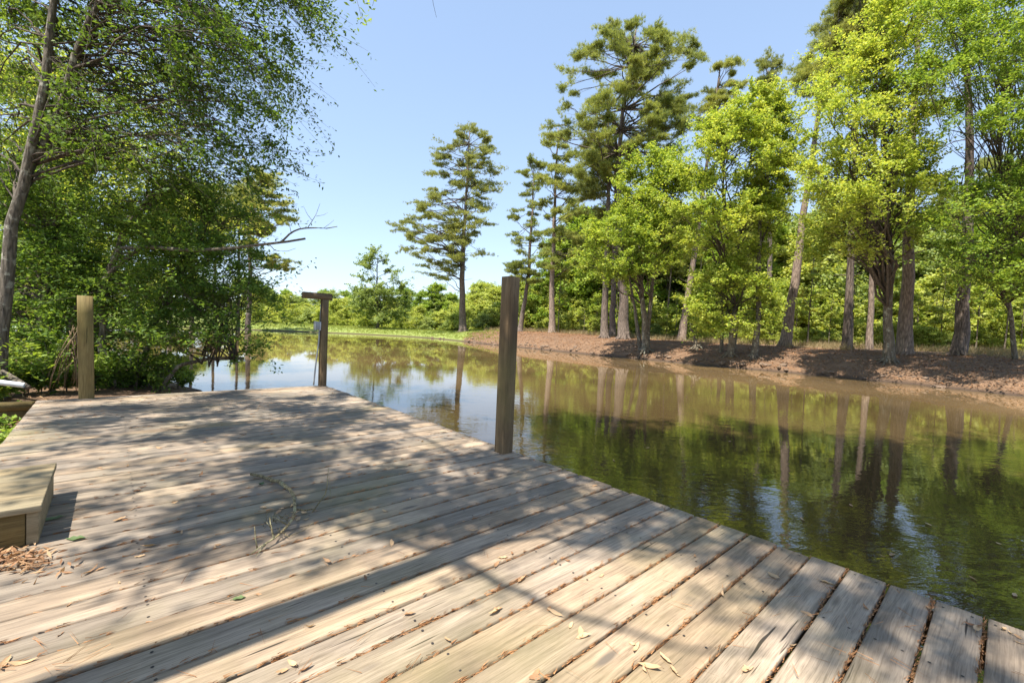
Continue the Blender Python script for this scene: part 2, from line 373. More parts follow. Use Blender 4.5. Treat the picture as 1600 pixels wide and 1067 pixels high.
gnd = mb.build('ground', M['ground'], smooth=True); gnd['kind'] = 'structure'
mb = MB(); mb.add([(-130, -60, 0), (90, -60, 0), (90, 90, 0), (-130, 90, 0)], [(0, 1, 2, 3)])
wt = mb.build('water', M['water']); wt['kind'] = 'structure'

def gz(x, y): return float(height(np.array([x]), np.array([y]))[0])
def base_at(px, Y):
    """ground point in picture column px at depth Y"""
    r = ray(px, 520); x = CAM[0] + r[0] * Y / r[1]; return np.array([x, Y, gz(x, Y)])

# ------------------------------------------------------------ trees
def bez(A, C, B, n, rng=None, wig=0):
    s = np.linspace(0, 1, n)[:, None]; P = (1 - s) ** 2 * A + 2 * s * (1 - s) * C + s * s * B
    if wig: P[1:-1] += rng.normal(size=(n - 2, 3)) * wig
    return P
def scan(poly, y):
    xs = []
    n = len(poly)
    for i in range(n):
        (ax, ay), (bx, by) = poly[i], poly[(i + 1) % n]
        if (ay > y) != (by > y): xs.append(ax + (bx - ax) * (y - ay) / (by - ay))
    return sorted(xs)
def fill(poly, Y, n, rng, deep=.8, inner=.25):
    """n clump centres in the volume whose outline is poly, seen at depth Y"""
    ys = [p[1] for p in poly]; out = []; wmax = 0
    for y in np.linspace(min(ys), max(ys), 20)[1:-1]:
        x = scan(poly, y)
        if len(x) > 1: wmax = max(wmax, x[-1] - x[0])
    while len(out) < n:
        y = rng.uniform(min(ys), max(ys)); x = scan(poly, y)
        if len(x) < 2: continue
        i = 2 * rng.integers(len(x) // 2); wd = x[i + 1] - x[i]
        if rng.random() > wd / wmax: continue
        a = rng.uniform(0, 2 * np.pi); r_ = math.sqrt(rng.uniform(inner ** 2, 1))
        px = (x[i] + x[i + 1]) / 2 + wd / 2 * r_ * math.cos(a)
        out.append(at(px, y, Y + (wd / 2) * Y / F * deep * r_ * math.sin(a)))
    return np.array(out)
def resample(P, n):
    P = np.asarray(P, float); d = np.concatenate([[0], np.cumsum(np.linalg.norm(np.diff(P, axis=0), axis=1))])
    s = np.linspace(0, d[-1], n); return np.stack([np.interp(s, d, P[:, k]) for k in range(3)], 1)
def trunk_path(px, Y, rng, n=14, wig=.03, base=None):
    P = [at(x, y, Y) for x, y in px]
    b0 = base if base is not None else base_at(px[0][0], Y)
    P[0] = np.array([b0[0], b0[1], b0[2] - .15])
    P = resample(P, n); P[1:-1, :2] += rng.normal(size=(n - 2, 2)) * wig
    return P
def tree(name, trunks, crown, bark, leaf, label, cat='tree', group=None, kind='leafy', seed=0, rise=.5, leafn=200,
         L=.12, W=.06, cr=.6, flat=.6, extra=None, bark_n=8, sub=4, droop=.25, twig_r=.02, up=1.0, loc=None, brk=.012, spray=None, perp=.2):
    """trunks: list of (path, r0, r1); crown: array of clump centres; loc: parts are stored relative to loc"""
    rng = np.random.default_rng(seed)
    tb, cb, lb = MB(), MB(), MB()
    o = np.array(trunks[0][0][0]) if loc is None else np.array(loc)
    o = np.array([o[0], o[1], gz(o[0], o[1])])
    for P, r0, r1 in trunks:
        k = len(P); s = np.linspace(0, 1, k); rr = r0 + (r1 - r0) * s ** .9
        rr[0] = r0 * 1.45; rr[1] = max(rr[1], r0 * 1.0)
        P2 = np.vstack([P[:1], P[:1] * .85 + P[1:2] * .15, P[1:]]); rr = np.concatenate([[r0 * 1.6], [r0 * 1.18], rr[1:]])
        tb.tube(P2 - o, rr, bark_n)
    if len(crown) and trunks[0][1] >= .16 and name != 'wood_pine' and name != 'wood_tree' and loc is None:
        P0, r0, _ = trunks[0]
        for q in range(7):
            a = q * .9 + rng.uniform(-.3, .3); ln = r0 * (rng.uniform(2.2, 4.2) if kind != 'pine' else rng.uniform(1.5, 2.3)); dx, dy = math.cos(a), math.sin(a)
            e = np.array([P0[1][0] + dx * ln, P0[1][1] + dy * ln, 0]); e[2] = gz(e[0], e[1]) - .04
            st_ = np.array([P0[0][0] + dx * r0 * .7, P0[0][1] + dy * r0 * .7, o[2] + r0 * 1.3]); md = np.array([P0[0][0] + dx * ln * .45, P0[0][1] + dy * ln * .45, o[2] + .03])
            tb.tube(bez(st_, md, e, 6) - o, np.linspace(r0 * .42, r0 * .10, 6), 6)
        if kind == 'pine':
            for q in range(12):
                f_ = rng.uniform(.18, .62); i0 = f_ * (len(P0) - 1); A0 = P0[int(i0)] * (1 - i0 % 1) + P0[int(i0) + 1] * (i0 % 1); a = rng.uniform(0, 6.28); ln = rng.uniform(.4, 1.8)
                tb.tube(bez(A0, A0 + np.array([math.cos(a) * ln * .6, math.sin(a) * ln * .6, .15]), A0 + np.array([math.cos(a) * ln, math.sin(a) * ln, rng.uniform(-.4, .5)]), 5) - o, np.linspace(.035, .012, 5), 4)
    for c in crown:
        # branch leaves the nearest trunk below the clump
        best = None
        for P, r0, r1 in trunks:
            dxy = np.linalg.norm(P[:, :2] - c[:2], axis=1); zz = c[2] - rise * dxy
            i = np.argmin(np.abs(P[:, 2] - zz) + .25 * dxy); i += rng.integers(-1, 2); i = max(i, int(len(P) * .22)); i = min(i, len(P) - 2)
            dd = np.linalg.norm(P[i] - c)
            if best is None or dd < best[0]: best = (dd, P[i], r0 + (r1 - r0) * i / len(P))
        dd, A, ra = best; A = A + (0 if kind == 'pine' else 1) * np.array([0, 0, rng.uniform(-.5, .5) * min(1, dd * .2)])
        C = A + (c - A) * .5 + np.array([0, 0, (.12 if kind == 'leafy' else -.02) * dd]) + rng.normal(size=3) * .06 * dd
        br = bez(A, C, c, 7, rng, .02 * dd); r_ = min(ra * .5, brk * dd + twig_r)
        lb.tube(br - o, np.linspace(r_, twig_r * .5, 7), 4, cap=False)
        e = br[-1] - br[-3]; e = e / (np.linalg.norm(e) + 1e-9)
        rad = cr * rng.uniform(.7, 1.3)
        K = sub + (1 if kind == 'pine' else 4); ends = c + rng.normal(size=(K, 3)) * np.array([1, 1, flat]) * rad * .75
        if spray is not None: ends = c + np.array(spray) * rad * rng.uniform(.6, 2.2, (K, 1)) + rng.normal(size=(K, 3)) * rad * np.array([.5, .8, .5])
        for q in range(K):
            a0 = br[4 + (q % 3)]; lb.tube(bez(a0, (a0 + ends[q]) / 2 + rng.normal(size=3) * .1 * rad, ends[q], 4) - o, np.linspace(twig_r * .55, twig_r * .2, 4), 3, cap=False)
        if kind == 'leafy':
            n = int(leafn * 1.85 * rng.uniform(.7, 1.3)); which = rng.integers(0, K, n); tt = rng.uniform(.2, 1.1, (n, 1))
            p = c * (1 - tt) + ends[which] * tt + rng.normal(size=(n, 3)) * np.array([1, 1, flat]) * rad * perp
            leaves(cb, p - o, L * 1.08, W * 1.12, rng, up=up, droop=droop)
        else:
            n = int(leafn * 4.4 * rng.uniform(.7, 1.3)); which = rng.integers(0, K, n); tt = rng.uniform(.1, 1.1, (n, 1))
            p = c * (1 - tt) + ends[which] * tt + rng.normal(size=(n, 3)) * np.array([1, 1, flat]) * rad * .25
            out = unit(p - (A - np.array([0, 0, .2 * dd]))) * .8 + np.array([0, 0, .5])
            needles(cb, p - o, out, L * 1.2, W * 1.5, 12, rng, .75)
    if extra: extra(tb, cb, o, rng)
    root = empty(name, o)
    tb.build('trunk', bark, root, smooth=True)
    if lb.n: lb.build('branches', M['branch'], root)
    if cb.n: cb.build('crown', leaf, root)
    tag(root, label, cat, group)
    return root

rng = np.random.default_rng(5)
def bare(tb, o, pts, r0, r1, n=5): tb.tube(resample(pts, max(3, len(pts) * 2)) - o, np.linspace(r0, r1, max(3, len(pts) * 2)), n)

# --- pines on the far bank
def pine(px, Y, r0, crown, n, label, seed, leaf='needle', bark='bark_pine', cr=.9, L=.26, W=.026, leafn=26, group='pines along the far bank', deep=.8, more=(), flat=.38, topr=.05, extra=None):
    rg = np.random.default_rng(seed)
    tr_ = [(trunk_path(px, Y, rg, 16, r0 * .1), r0, topr)]
    for p2, Y2, r2 in more: tr_.append((trunk_path(p2, Y2, rg, 16, r2 * .25), r2, topr))
    pts = np.vstack([fill(pl, Y, int(k * 1.35), rg, deep, .2) for pl, k in zip(crown, n)])
    return tree('pine_tree', tr_, pts, M[bark], M[leaf], label, 'pine', group, 'pine', seed, .12, leafn, L, W, cr, flat, twig_r=.025, sub=3, extra=extra)
pine([(723, 512), (722, 470), (722, 430), (724, 380), (728, 320), (731, 260), (734, 205)], 63, .50,
     [[(735, 195), (775, 225), (775, 262), (792, 300), (770, 345), (775, 385), (735, 415), (715, 440), (650, 430), (625, 400), (606, 365), (612, 345), (650, 340), (640, 312), (675, 300), (672, 272), (682, 240), (690, 212)]],
     [115], 'tall lone pine with layered dark needle pads, left of the middle deck post', 1, 'needle_dark', cr=.95, leafn=24,
     more=())
pine([(812, 517), (818, 480), (826, 430), (828, 380), (832, 330), (834, 262)], 54, .30,
     [[(832, 238), (850, 262), (848, 330), (858, 400), (850, 440), (800, 445), (790, 415), (805, 380), (800, 330), (815, 280)], [(778, 420), (815, 408), (818, 425), (780, 436)]], [34, 6],
     'slender dark pine leaning right, just right of the middle deck post', 2, cr=.7, leafn=20)
pine([(862, 518), (862, 470), (864, 420), (866, 360), (867, 300), (872, 200)], 50, .36,
     [[(870, 195), (885, 215), (905, 250), (935, 290), (945, 315), (905, 345), (925, 395), (900, 430), (850, 440), (845, 400), (855, 370), (838, 330), (845, 260), (835, 240)]], [50],
     'straight pine with orange red bark standing in the open on the bank', 3, bark='bark_red', cr=.75, leafn=20)
pine([(975, 528), (974, 470), (970, 400), (966, 330), (968, 260), (972, 180), (995, 40)], 39, .46,
     [[(1000, 14), (1030, 28), (1045, 50), (1090, 48), (1102, 85), (1085, 120), (1095, 170), (1065, 210), (1055, 250), (1000, 250), (985, 290), (910, 300), (895, 280), (905, 240), (850, 215), (868, 165), (870, 100), (910, 80), (905, 60), (930, 42), (965, 40)]],
     [120], 'tallest broad crowned pine in the middle of the far bank', 4, cr=.75, leafn=30, L=.24, W=.02)
pine([(945, 530), (945, 480), (947, 400), (950, 330), (952, 250), (950, 150)], 40, .34,
     [[(930, 190), (960, 150), (975, 200), (960, 300), (925, 330), (900, 300)]], [26], 'dark straight pine, leftmost trunk of the close clump on the bank', 5, 'needle_dark', cr=.7, leafn=22, L=.24, W=.02)
pine([(957, 524), (958, 470), (960, 400), (962, 330), (960, 240)], 43, .32,
     [[(955, 210), (990, 240), (990, 330), (930, 345), (920, 300)]], [24], 'grey pine standing just behind the close clump of trunks', 6, 'needle_dark', cr=.7, leafn=20, L=.24, W=.02)
pine([(1065, 527), (1072, 480), (1085, 400), (1098, 300), (1115, 200), (1125, 110)], 40, .34,
     [[(1128, 95), (1160, 100), (1165, 150), (1140, 200), (1105, 210), (1085, 180), (1108, 140)]], [26], 'leaning pine with a pinkish trunk behind the leafy bank trees', 7, bark='bark_red', cr=.6, leafn=22, L=.24, W=.02)
pine([(1205, 525), (1203, 400), (1200, 250), (1200, 110)], 44, .30,
     [[(1180, 95), (1200, 88), (1225, 100), (1232, 150), (1200, 170), (1175, 145)]], [16], 'far pine with a thin open top between two bright green trees', 8, 'needle_dark', cr=.6, leafn=18, L=.24, W=.022)
pine([(1228, 533), (1236, 480), (1250, 380), (1270, 250), (1290, 100), (1305, 20)], 32, .36,
     [[(1330, -60), (1400, -30), (1380, 60), (1340, 110), (1300, 165), (1245, 150), (1238, 100), (1270, 75), (1272, 40), (1300, 20)]], [75], 'pine leaning right with a reddish trunk and a dark high crown', 9, bark='bark_red', cr=.65, leafn=30, L=.22, W=.016)
pine([(1325, 543), (1327, 470), (1330, 380), (1335, 250), (1340, 60)], 30, .28,
     [[(1330, -60), (1400, -80), (1420, 20), (1370, 60), (1330, 20)]], [30], 'dark slim pine trunk left of the thin pink one', 10, 'needle_dark', cr=.6, leafn=24, L=.22, W=.016)
pine([(1360, 545), (1361, 470), (1364, 380), (1366, 250), (1370, 60)], 31, .20,
     [[(1360, -60), (1420, -80), (1430, 0), (1380, 30)]], [20], 'thinnest pinkish pine trunk left of the leaning bank tree', 11, bark='bark_red', cr=.6, leafn=22, L=.22, W=.016)
pine([(1416, 546), (1416, 470), (1419, 380), (1424, 280), (1432, 100), (1440, -80)], 26, .36,
     [[(1400, -120), (1500, -140), (1500, -20), (1420, 10), (1390, -30)]], [40], 'thick pale grey pine right of the leaning bank tree', 12, bark='bark_red', cr=.6, leafn=24, L=.22, W=.016)
pine([(1499, 546), (1503, 470), (1512, 380), (1516, 280), (1510, 100), (1500, -80)], 25, .33,
     [[(1480, -140), (1600, -140), (1600, -10), (1500, 20), (1470, -30)]], [40], 'thick dark barked pine near the right end of the bank', 13, cr=.6, leafn=24, L=.22, W=.016)
# behind the left thicket, its foot beyond the pond
pine([(388, 516), (390, 450), (390, 400), (392, 340), (394, 275)], 52, .36,
     [[(395, 258), (430, 280), (440, 310), (462, 340), (420, 360), (410, 385), (372, 380), (360, 330), (372, 290)], [(395, 392), (452, 405), (448, 422), (392, 412)]], [48, 9], 'pine beyond the pond partly hidden by the dark thicket', 14, cr=.75, leafn=24)
for k, (x, Y, r_) in enumerate([(300, 50, .26), (335, 54, .22), (372, 56, .24), (266, 49, .28)]):
    pine([(x, 515), (x + 1, 430), (x + 3, 300)], Y, r_, [[(x - 10, 285), (x + 20, 280), (x + 45, 330), (x + 20, 400), (x - 30, 390), (x - 35, 330)]], [34],
         'pine trunk on the opposite shore seen through the dark thicket', 40 + k, cr=.75, leafn=20, group='pines seen through the left thicket')

# --- bright leafy trees on the far bank
def leafy(trs, Y, crown, n, label, seed, leaf='leaf_bright', bark='bark_grey', cr=.6, L=.13, W=.075, leafn=190, group='leafy trees at the water edge', deep=.8, name='leafy_tree', droop=.25, rise=.6, flat=.55, extra=None, inner=.25, twig_r=.018, brk=.010, spray=None, perp=.13):
    rg = np.random.default_rng(seed); T = []
    for px, Yt, r0 in trs: T.append((trunk_path(px, Yt, rg, 14, r0 * .18), r0, .035))
    pts = np.vstack([fill(pl, Y, k, rg, deep, inner) for pl, k in zip(crown, n)])
    return tree(name, T, pts, M[bark], M[leaf], label, 'tree', group, 'leafy', seed, rise, leafn, L, W, cr * 1.45, flat * 1.3, droop=droop, extra=extra, twig_r=twig_r, brk=brk, spray=spray, perp=perp)
leafy([([(1010, 556), (1010, 520), (1004, 470), (998, 400), (1000, 320)], 32.5, .27), ([(1003, 530), (990, 470), (975, 400), (960, 340)], 33.5, .16), ([(1012, 556), (1014, 480), (1030, 380), (1045, 280)], 32.7, .2)], 31.5,
      [[(1000, 235), (1045, 225), (1085, 260), (1090, 340), (1085, 400), (1060, 425), (1010, 430), (940, 430), (905, 420), (905, 375), (925, 340), (960, 320), (975, 275)]], [120],
      'bright green tree with several dark stems left of the low leafy spray', 21, cr=.62, L=.17, W=.10, leafn=200)
leafy([([(1143, 572), (1146, 520), (1145, 460), (1140, 380), (1130, 300), (1130, 220)], 28.0, .20), ([(1146, 570), (1150, 520), (1152, 460), (1155, 380), (1160, 300), (1185, 200)], 28.4, .13), ([(1128, 552), (1129, 480), (1125, 400), (1100, 300)], 29.5, .12)], 26.8,
      [[(1195, 125), (1225, 150), (1245, 200), (1245, 290), (1215, 330), (1200, 400), (1150, 395), (1090, 390), (1045, 360), (1050, 300), (1060, 240), (1090, 190), (1140, 160)],
       [(1090, 430), (1140, 400), (1190, 425), (1225, 470), (1215, 500), (1170, 510), (1110, 522), (1075, 490), (1080, 450)]], [138, 50],
      'bright yellow green tree with low spray of leaves over the bank', 22, cr=.55, L=.15, W=.09, leafn=210)
leafy([([(1180, 562), (1184, 500), (1184, 430), (1188, 360), (1192, 250), (1198, 170)], 27.2, .19)], 28,
      [[(1200, 130), (1235, 170), (1245, 260), (1235, 330), (1200, 380), (1175, 330), (1180, 220)]], [40],
      'pale slim stemmed tree rising right of the low leafy spray', 23, bark='bark_lichen', cr=.5, L=.14, W=.085, leafn=170)
leafy([([(1392, 582), (1388, 520), (1388, 440), (1390, 340), (1385, 240), (1380, 120)], 23.6, .24)], 22.3,
      [[(1380, -40), (1450, -40), (1480, 80), (1490, 200), (1490, 320), (1450, 370), (1400, 385), (1330, 395), (1255, 405), (1225, 380), (1240, 340), (1222, 290), (1242, 220), (1255, 150), (1300, 80), (1340, 60)]], [200],
      'large leaning leafy tree rooted right at the water edge', 24, cr=.55, L=.13, W=.08, leafn=200)
leafy([([(1590, 550), (1575, 460), (1560, 390), (1560, 280), (1570, 120)], 22.5, .10), ([(1640, 560), (1640, 400), (1620, 200), (1600, 60)], 22.5, .22)], 19.8,
      [[(1450, -30), (1700, -60), (1720, 200), (1720, 420), (1640, 455), (1560, 450), (1490, 440), (1455, 400), (1460, 320), (1510, 290), (1600, 215), (1470, 195), (1430, 140), (1440, 60)]], [200],
      'spreading green tree at the right end of the bank', 25, 'leaf_mid', cr=.55, L=.12, W=.07, leafn=190)
leafy([([(1090, 543), (1085, 525), (1078, 505)], 31, .2)], 31,
      [[(1075, 500), (1100, 490), (1112, 515), (1085, 525)]], [6], 'short dark stub of a trunk with a few leaves', 26, cr=.35, L=.14, W=.08, leafn=60)
leafy([([(590, 507), (590, 480), (589, 440), (590, 400)], 72, .25)], 72,
      [[(580, 392), (605, 395), (618, 425), (640, 455), (650, 490), (600, 502), (560, 498), (540, 470), (552, 440), (560, 410)]], [60],
      'pale rounded tree beside the grassy bank, left of the lone pine', 27, 'leaf_pale', cr=.9, L=.30, W=.17, leafn=170, group='leafy trees beyond the far bank')

# --- shared background kinds, built round (0,0)
def proto(name, h, r, n, leaf, bark, seed, label, cat, group, L, W, leafn, cb=.2, pinek=False, tr_=None):
    rg = np.random.default_rng(seed)
    T = resample([(0, 0, -.1), (rg.normal() * .02 * h, rg.normal() * .02 * h, h * .5), (rg.normal() * .04 * h, rg.normal() * .04 * h, h * .95)], 10)
    pts = []
    for i in range(n):
        tt = rg.uniform(0, 1); z = h * (cb + (1 - cb) * tt); env = r * math.sqrt(max(.06, 1 - abs(2 * tt ** .8 - .8) ** 2.0 / 1.5)); a = rg.uniform(0, 6.28); q = env * math.sqrt(rg.uniform(.05, 1))
        pts.append((q * math.cos(a), q * math.sin(a), z))
    global gz
    keep = gz; gz = lambda x, y: 0.0
    o = tree(name, [(T, tr_ or h * .018, .02)], np.array(pts), M[bark], M[leaf], label, cat, group, 'pine' if pinek else 'leafy', seed, .4 if not pinek else .1, leafn, L, W, r * .32, .6, twig_r=.015, bark_n=6, sub=3)
    gz = keep; return o
SH = [proto('understory_shrub', 3.2, 2.0, 22, 'leaf_far', 'twig', 60, 'bushy yellow green shrub in the undergrowth behind the far bank', 'shrub', 'shrubs behind the far bank', .20, .11, 200, .05),
      proto('understory_shrub', 4.0, 2.2, 24, 'leaf_far', 'twig', 61, 'bushy mid green shrub in the undergrowth behind the far bank', 'shrub', 'shrubs behind the far bank', .20, .11, 200, .05),
      proto('understory_shrub', 2.4, 1.8, 18, 'leaf_pale', 'twig', 62, 'low pale green shrub in the undergrowth behind the far bank', 'shrub', 'shrubs behind the far bank', .18, .09, 190, .03)]
TR_ = [proto('wood_tree', 12, 4.2, 60, 'leaf_pale', 'bark_grey', 63, 'rounded mid green tree in the wood behind the far bank', 'tree', 'trees of the wood behind the far bank', .34, .2, 190, .12),
       proto('wood_tree', 10, 3.8, 55, 'leaf_far', 'bark_grey', 64, 'rounded bright green tree in the wood behind the far bank', 'tree', 'trees of the wood behind the far bank', .32, .19, 190, .10),
       proto('wood_tree', 14, 4.0, 62, 'leaf_mid', 'bark_grey', 65, 'rounded dark green tree in the wood behind the far bank', 'tree', 'trees of the wood behind the far bank', .36, .2, 190, .15)]
PN = [proto('wood_pine', 22, 3.4, 55, 'needle', 'bark_pine', 66, 'slim pine standing deep in the wood behind the far bank', 'pine', 'pines deep in the wood', .34, .04, 22, .5, True, .22)]
SP = [proto('sapling', 7.5, 1.2, 16, 'leaf_far', 'bark_grey', 67, 'thin upright sapling in the undergrowth behind the far bank', 'sapling', 'saplings behind the far bank', .18, .10, 90, .3, tr_=.06),
      proto('sapling', 5.5, 1.6, 12, 'leaf_bright', 'bark_grey', 68, 'thin spreading sapling in the undergrowth behind the far bank', 'sapling', 'saplings behind the far bank', .18, .10, 90, .35, tr_=.05)]
used = set()
def put(o, x, y, s=1.0, rz=0.0, dz=0.0):
    if id(o) in used: c = copy_tree(o)
    else: c = o; used.add(id(o))
    c.location = (x, y, gz(x, y) - .05 + dz); c.rotation_euler = (0, 0, rz); c.scale = (s, s, s * 1.0)
    return c
def put_px(o, px, Y, s=1.0, rz=None):
    b_ = base_at(px, Y); return put(o, b_[0], b_[1], s, rg.uniform(0, 6.28) if rz is None else rz)
rg = np.random.default_rng(77)
# first screen of shrubs behind the bank
for px in np.arange(425, 1780, 17):
    k = np.clip((px - 560) / 400, 0, 1); Y = (84 * (1 - k) + 47 * k) if px < 960 else np.interp(px, [960, 1150, 1300, 1600, 1780], [47, 40, 36, 31, 27])
    Y *= rg.uniform(.97, 1.12); put_px(SH[rg.integers(0, 3)], px + rg.uniform(-8, 8), Y, rg.uniform(.6, 1.0) * (1.1 if px < 800 else .62))
for px in np.arange(425, 1780, 15):
    Y = np.interp(px, [400, 560, 960, 1150, 1300, 1600, 1780], [92, 92, 58, 50, 45, 39, 34]) * rg.uniform(.98, 1.12)
    put_px(SH[rg.integers(0, 3)], px, Y, rg.uniform(1.1, 1.5) if px < 800 else rg.uniform(1.1, 1.9))
# wood behind
for px in list(np.arange(380, 1900, 33)) + list(np.arange(400, 740, 26)):
    Y = np.interp(px, [400, 560, 960, 1150, 1300, 1600, 1900], [104, 104, 72, 62, 58, 50, 42]) * rg.uniform(.97, 1.15)
    put_px(TR_[rg.integers(0, 3)], px + rg.uniform(-10, 10), Y, rg.uniform(.5, .72) if px < 720 else rg.uniform(.75, 1.05) if px < 1000 else rg.uniform(.9, 1.25))
for px in np.arange(380, 1900, 42):
    Y = np.interp(px, [400, 560, 960, 1300, 1600, 1900], [125, 125, 95, 80, 70, 60]) * rg.uniform(.97, 1.15)
    put_px(TR_[rg.integers(0, 3)], px + rg.uniform(-10, 10), Y, rg.uniform(.65, .85) if px < 720 else rg.uniform(1.0, 1.35) if px < 1000 else rg.uniform(1.2, 1.7))
for px, Y in [(1040, 55), (1100, 60), (1165, 52), (1262, 55), (1290, 62), (1345, 56), (1380, 60), (1450, 58), (1475, 50), (1540, 48), (1570, 60), (1630, 52), (890, 68), (925, 62), (1215, 64), (1330, 70), (995, 60), (1700, 50)]:
    put_px(PN[0], px, Y, rg.uniform(.7, 1.0))
for px in np.arange(860, 1850, 30):
    Y = np.interp(px, [860, 1150, 1300, 1600, 1900], [66, 56, 50, 43, 38]) * rg.uniform(.97, 1.1); put_px(TR_[rg.integers(0, 3)], px + rg.uniform(-10, 10), Y, rg.uniform(.9, 1.35))
for px in np.arange(880, 1700, 24):
    Y = np.interp(px, [960, 1150, 1300, 1600, 1780], [46, 39, 35, 30, 27]) * rg.uniform(.97, 1.2); put_px(SP[rg.integers(0, 2)], px + rg.uniform(-10, 10), Y, rg.uniform(.6, 1.15))
# opposite shore on the left, beyond the thicket
for px in np.arange(-160, 420, 42):
    put_px(TR_[rg.integers(0, 2)], px, rg.uniform(68, 78), rg.uniform(.5, .75)) if px > 120 else put_px(TR_[rg.integers(0, 3)], px, rg.uniform(50, 60) if px > 0 else 58, rg.uniform(.8, 1.1))

# ------------------------------------------------------------ left thicket
def lt(px, py, Y): return at(px, py, Y)
def near_tree(name, trs, Y, crowns, n, label, seed, leaf, **k):
    return leafy(trs, Y, crowns, n, label, seed, leaf=leaf, name=name, group=None, **k)
near_tree('forked_tree', [([(-6, 600), (5, 480), (12, 400), (20, 330), (40, 260), (62, 190), (72, 120), (85, 0), (92, -120)], 7.1, .105),
                     ([(-4, 600), (8, 480), (14, 400), (24, 330), (50, 250), (85, 195), (110, 130), (128, 50), (165, -10), (260, -120)], 7.2, .075)], 8.35,
     [[(-60, -160), (490, -200), (494, 20), (492, 50), (450, 110), (456, 140), (428, 190), (438, 260), (400, 320), (330, 310), (250, 260), (140, 240), (60, 260), (-60, 300)]], [300],
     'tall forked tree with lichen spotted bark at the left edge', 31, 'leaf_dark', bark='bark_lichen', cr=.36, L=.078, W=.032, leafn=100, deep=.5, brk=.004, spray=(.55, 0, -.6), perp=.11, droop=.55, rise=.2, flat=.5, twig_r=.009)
def snag(tb, cb, o, rng_):
    Y = 7.9
    bare(tb, o, [lt(150, 560, 9.2), lt(152, 500, 9.1), lt(165, 430, 9.0), lt(190, 386, 8.7)], .06, .048, 7)
    bare(tb, o, [lt(188, 388, 8.7)] + [lt(x, y, Y) for x, y in [(235, 386), (300, 392), (360, 388), (420, 381), (455, 377), (477, 373)]], .042, .018, 7)
    bare(tb, o, [lt(x, y, 8.8) for x, y in [(160, 440), (190, 410), (225, 385), (232, 360), (245, 330)]], .05, .015, 6)
    for pts, a, b_ in [([(440, 378), (455, 363), (470, 357), (490, 356), (510, 357), (527, 354)], .018, .007), ([(480, 357), (488, 345), (494, 335), (500, 318)], .007, .002),
                      ([(488, 345), (480, 335), (474, 322)], .005, .002), ([(494, 338), (506, 336), (512, 332)], .004, .002), ([(505, 357), (515, 350), (522, 344)], .004, .002), ([(455, 364), (452, 350), (446, 340)], .006, .002),
                      ([(420, 381), (430, 392), (448, 393), (462, 388)], .007, .003), ([(470, 357), (462, 345), (466, 334)], .004, .002), ([(400, 383), (412, 370), (418, 352)], .006, .002)]:
        bare(tb, o, [lt(x, y, Y) for x, y in pts], a, b_, 5)
near_tree('thicket_tree', [([(170, 612), (160, 520), (165, 440), (200, 350), (240, 300)], 8.9, .09), ([(200, 612), (230, 540), (260, 470), (300, 400)], 9.3, .06), ([(240, 610), (280, 570), (330, 560), (380, 560)], 9.0, .04)], 9.0,
     [[(250, 250), (330, 290), (400, 320), (408, 400), (425, 440), (438, 490), (425, 535), (395, 555), (330, 540), (280, 560), (240, 600), (150, 600), (130, 500), (130, 400), (150, 320)]], [185],
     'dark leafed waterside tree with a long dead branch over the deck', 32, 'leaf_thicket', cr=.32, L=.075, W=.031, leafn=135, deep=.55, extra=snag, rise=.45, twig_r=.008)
near_tree('thicket_tree', [([(40, 610), (60, 520), (80, 420), (90, 330)], 9.2, .07), ([(90, 610), (100, 540), (130, 450)], 9.0, .05)], 9.4,
     [[(-60, 250), (60, 260), (140, 300), (190, 380), (190, 470), (170, 560), (60, 590), (-60, 590)]], [120],
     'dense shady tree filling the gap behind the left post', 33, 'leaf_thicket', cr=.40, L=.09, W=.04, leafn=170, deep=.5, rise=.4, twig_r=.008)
near_tree('thicket_tree', [([(60, 560), (80, 400), (150, 250)], 14, .12)], 14.5,
     [[(-80, 20), (120, 60), (220, 120), (320, 260), (400, 330), (360, 420), (200, 450), (-80, 450)]], [170],
     'sunlit yellow green tree behind the forked tree', 34, 'leaf_bright', cr=.6, L=.12, W=.06, leafn=120, deep=.5, rise=.4)
# low plants between the thicket and the deck
def low_plant(name, P, h, n, rg_, label, leaf='leaf_mid', Lf=.09, Wf=.03, group=None):
    tb, cb = MB(), MB()
    for i in range(n):
        a = rg_.uniform(0, 6.28); q = rg_.uniform(.1, .6) * h; E = np.array([q * math.cos(a), q * math.sin(a), h * rg_.uniform(.6, 1)])
        st = bez(np.zeros(3), np.array([0, 0, h * .6]), E, 5); tb.tube(st, np.linspace(.006, .002, 5), 4)
        tt = rg_.uniform(.25, 1.05, (16, 1)); p = st[0] * (1 - tt) ** 2 + 2 * tt * (1 - tt) * np.array([0, 0, h * .6]) + tt * tt * E
        leaves(cb, p + rg_.normal(size=(16, 3)) * .03 * (1 + h), Lf, Wf, rg_, droop=.1)
    r0 = empty(name, P); tb.build('stem', M['twig'], r0); cb.build('foliage', M[leaf], r0); return tag(r0, label, 'plant', group)
rg = np.random.default_rng(9)
for px, Y in [(-60, 6.6), (-30, 7.1), (10, 7.3), (45, 7.6), (80, 7.6), (105, 7.9), (150, 8.2), (180, 8.6), (215, 8.9), (250, 9.2), (60, 8.4), (120, 8.8), (0, 8.0), (170, 9.3), (215, 9.8), (280, 9.8)]:
    b_ = base_at(px, Y); low_plant('low_shrub', b_, rg.uniform(.5, 1.0), 22, rg, 'low green shrub growing under the thicket behind the deck', rg.choice(['leaf_mid', 'leaf_dark']), .11, .045, 'low shrubs behind the deck')
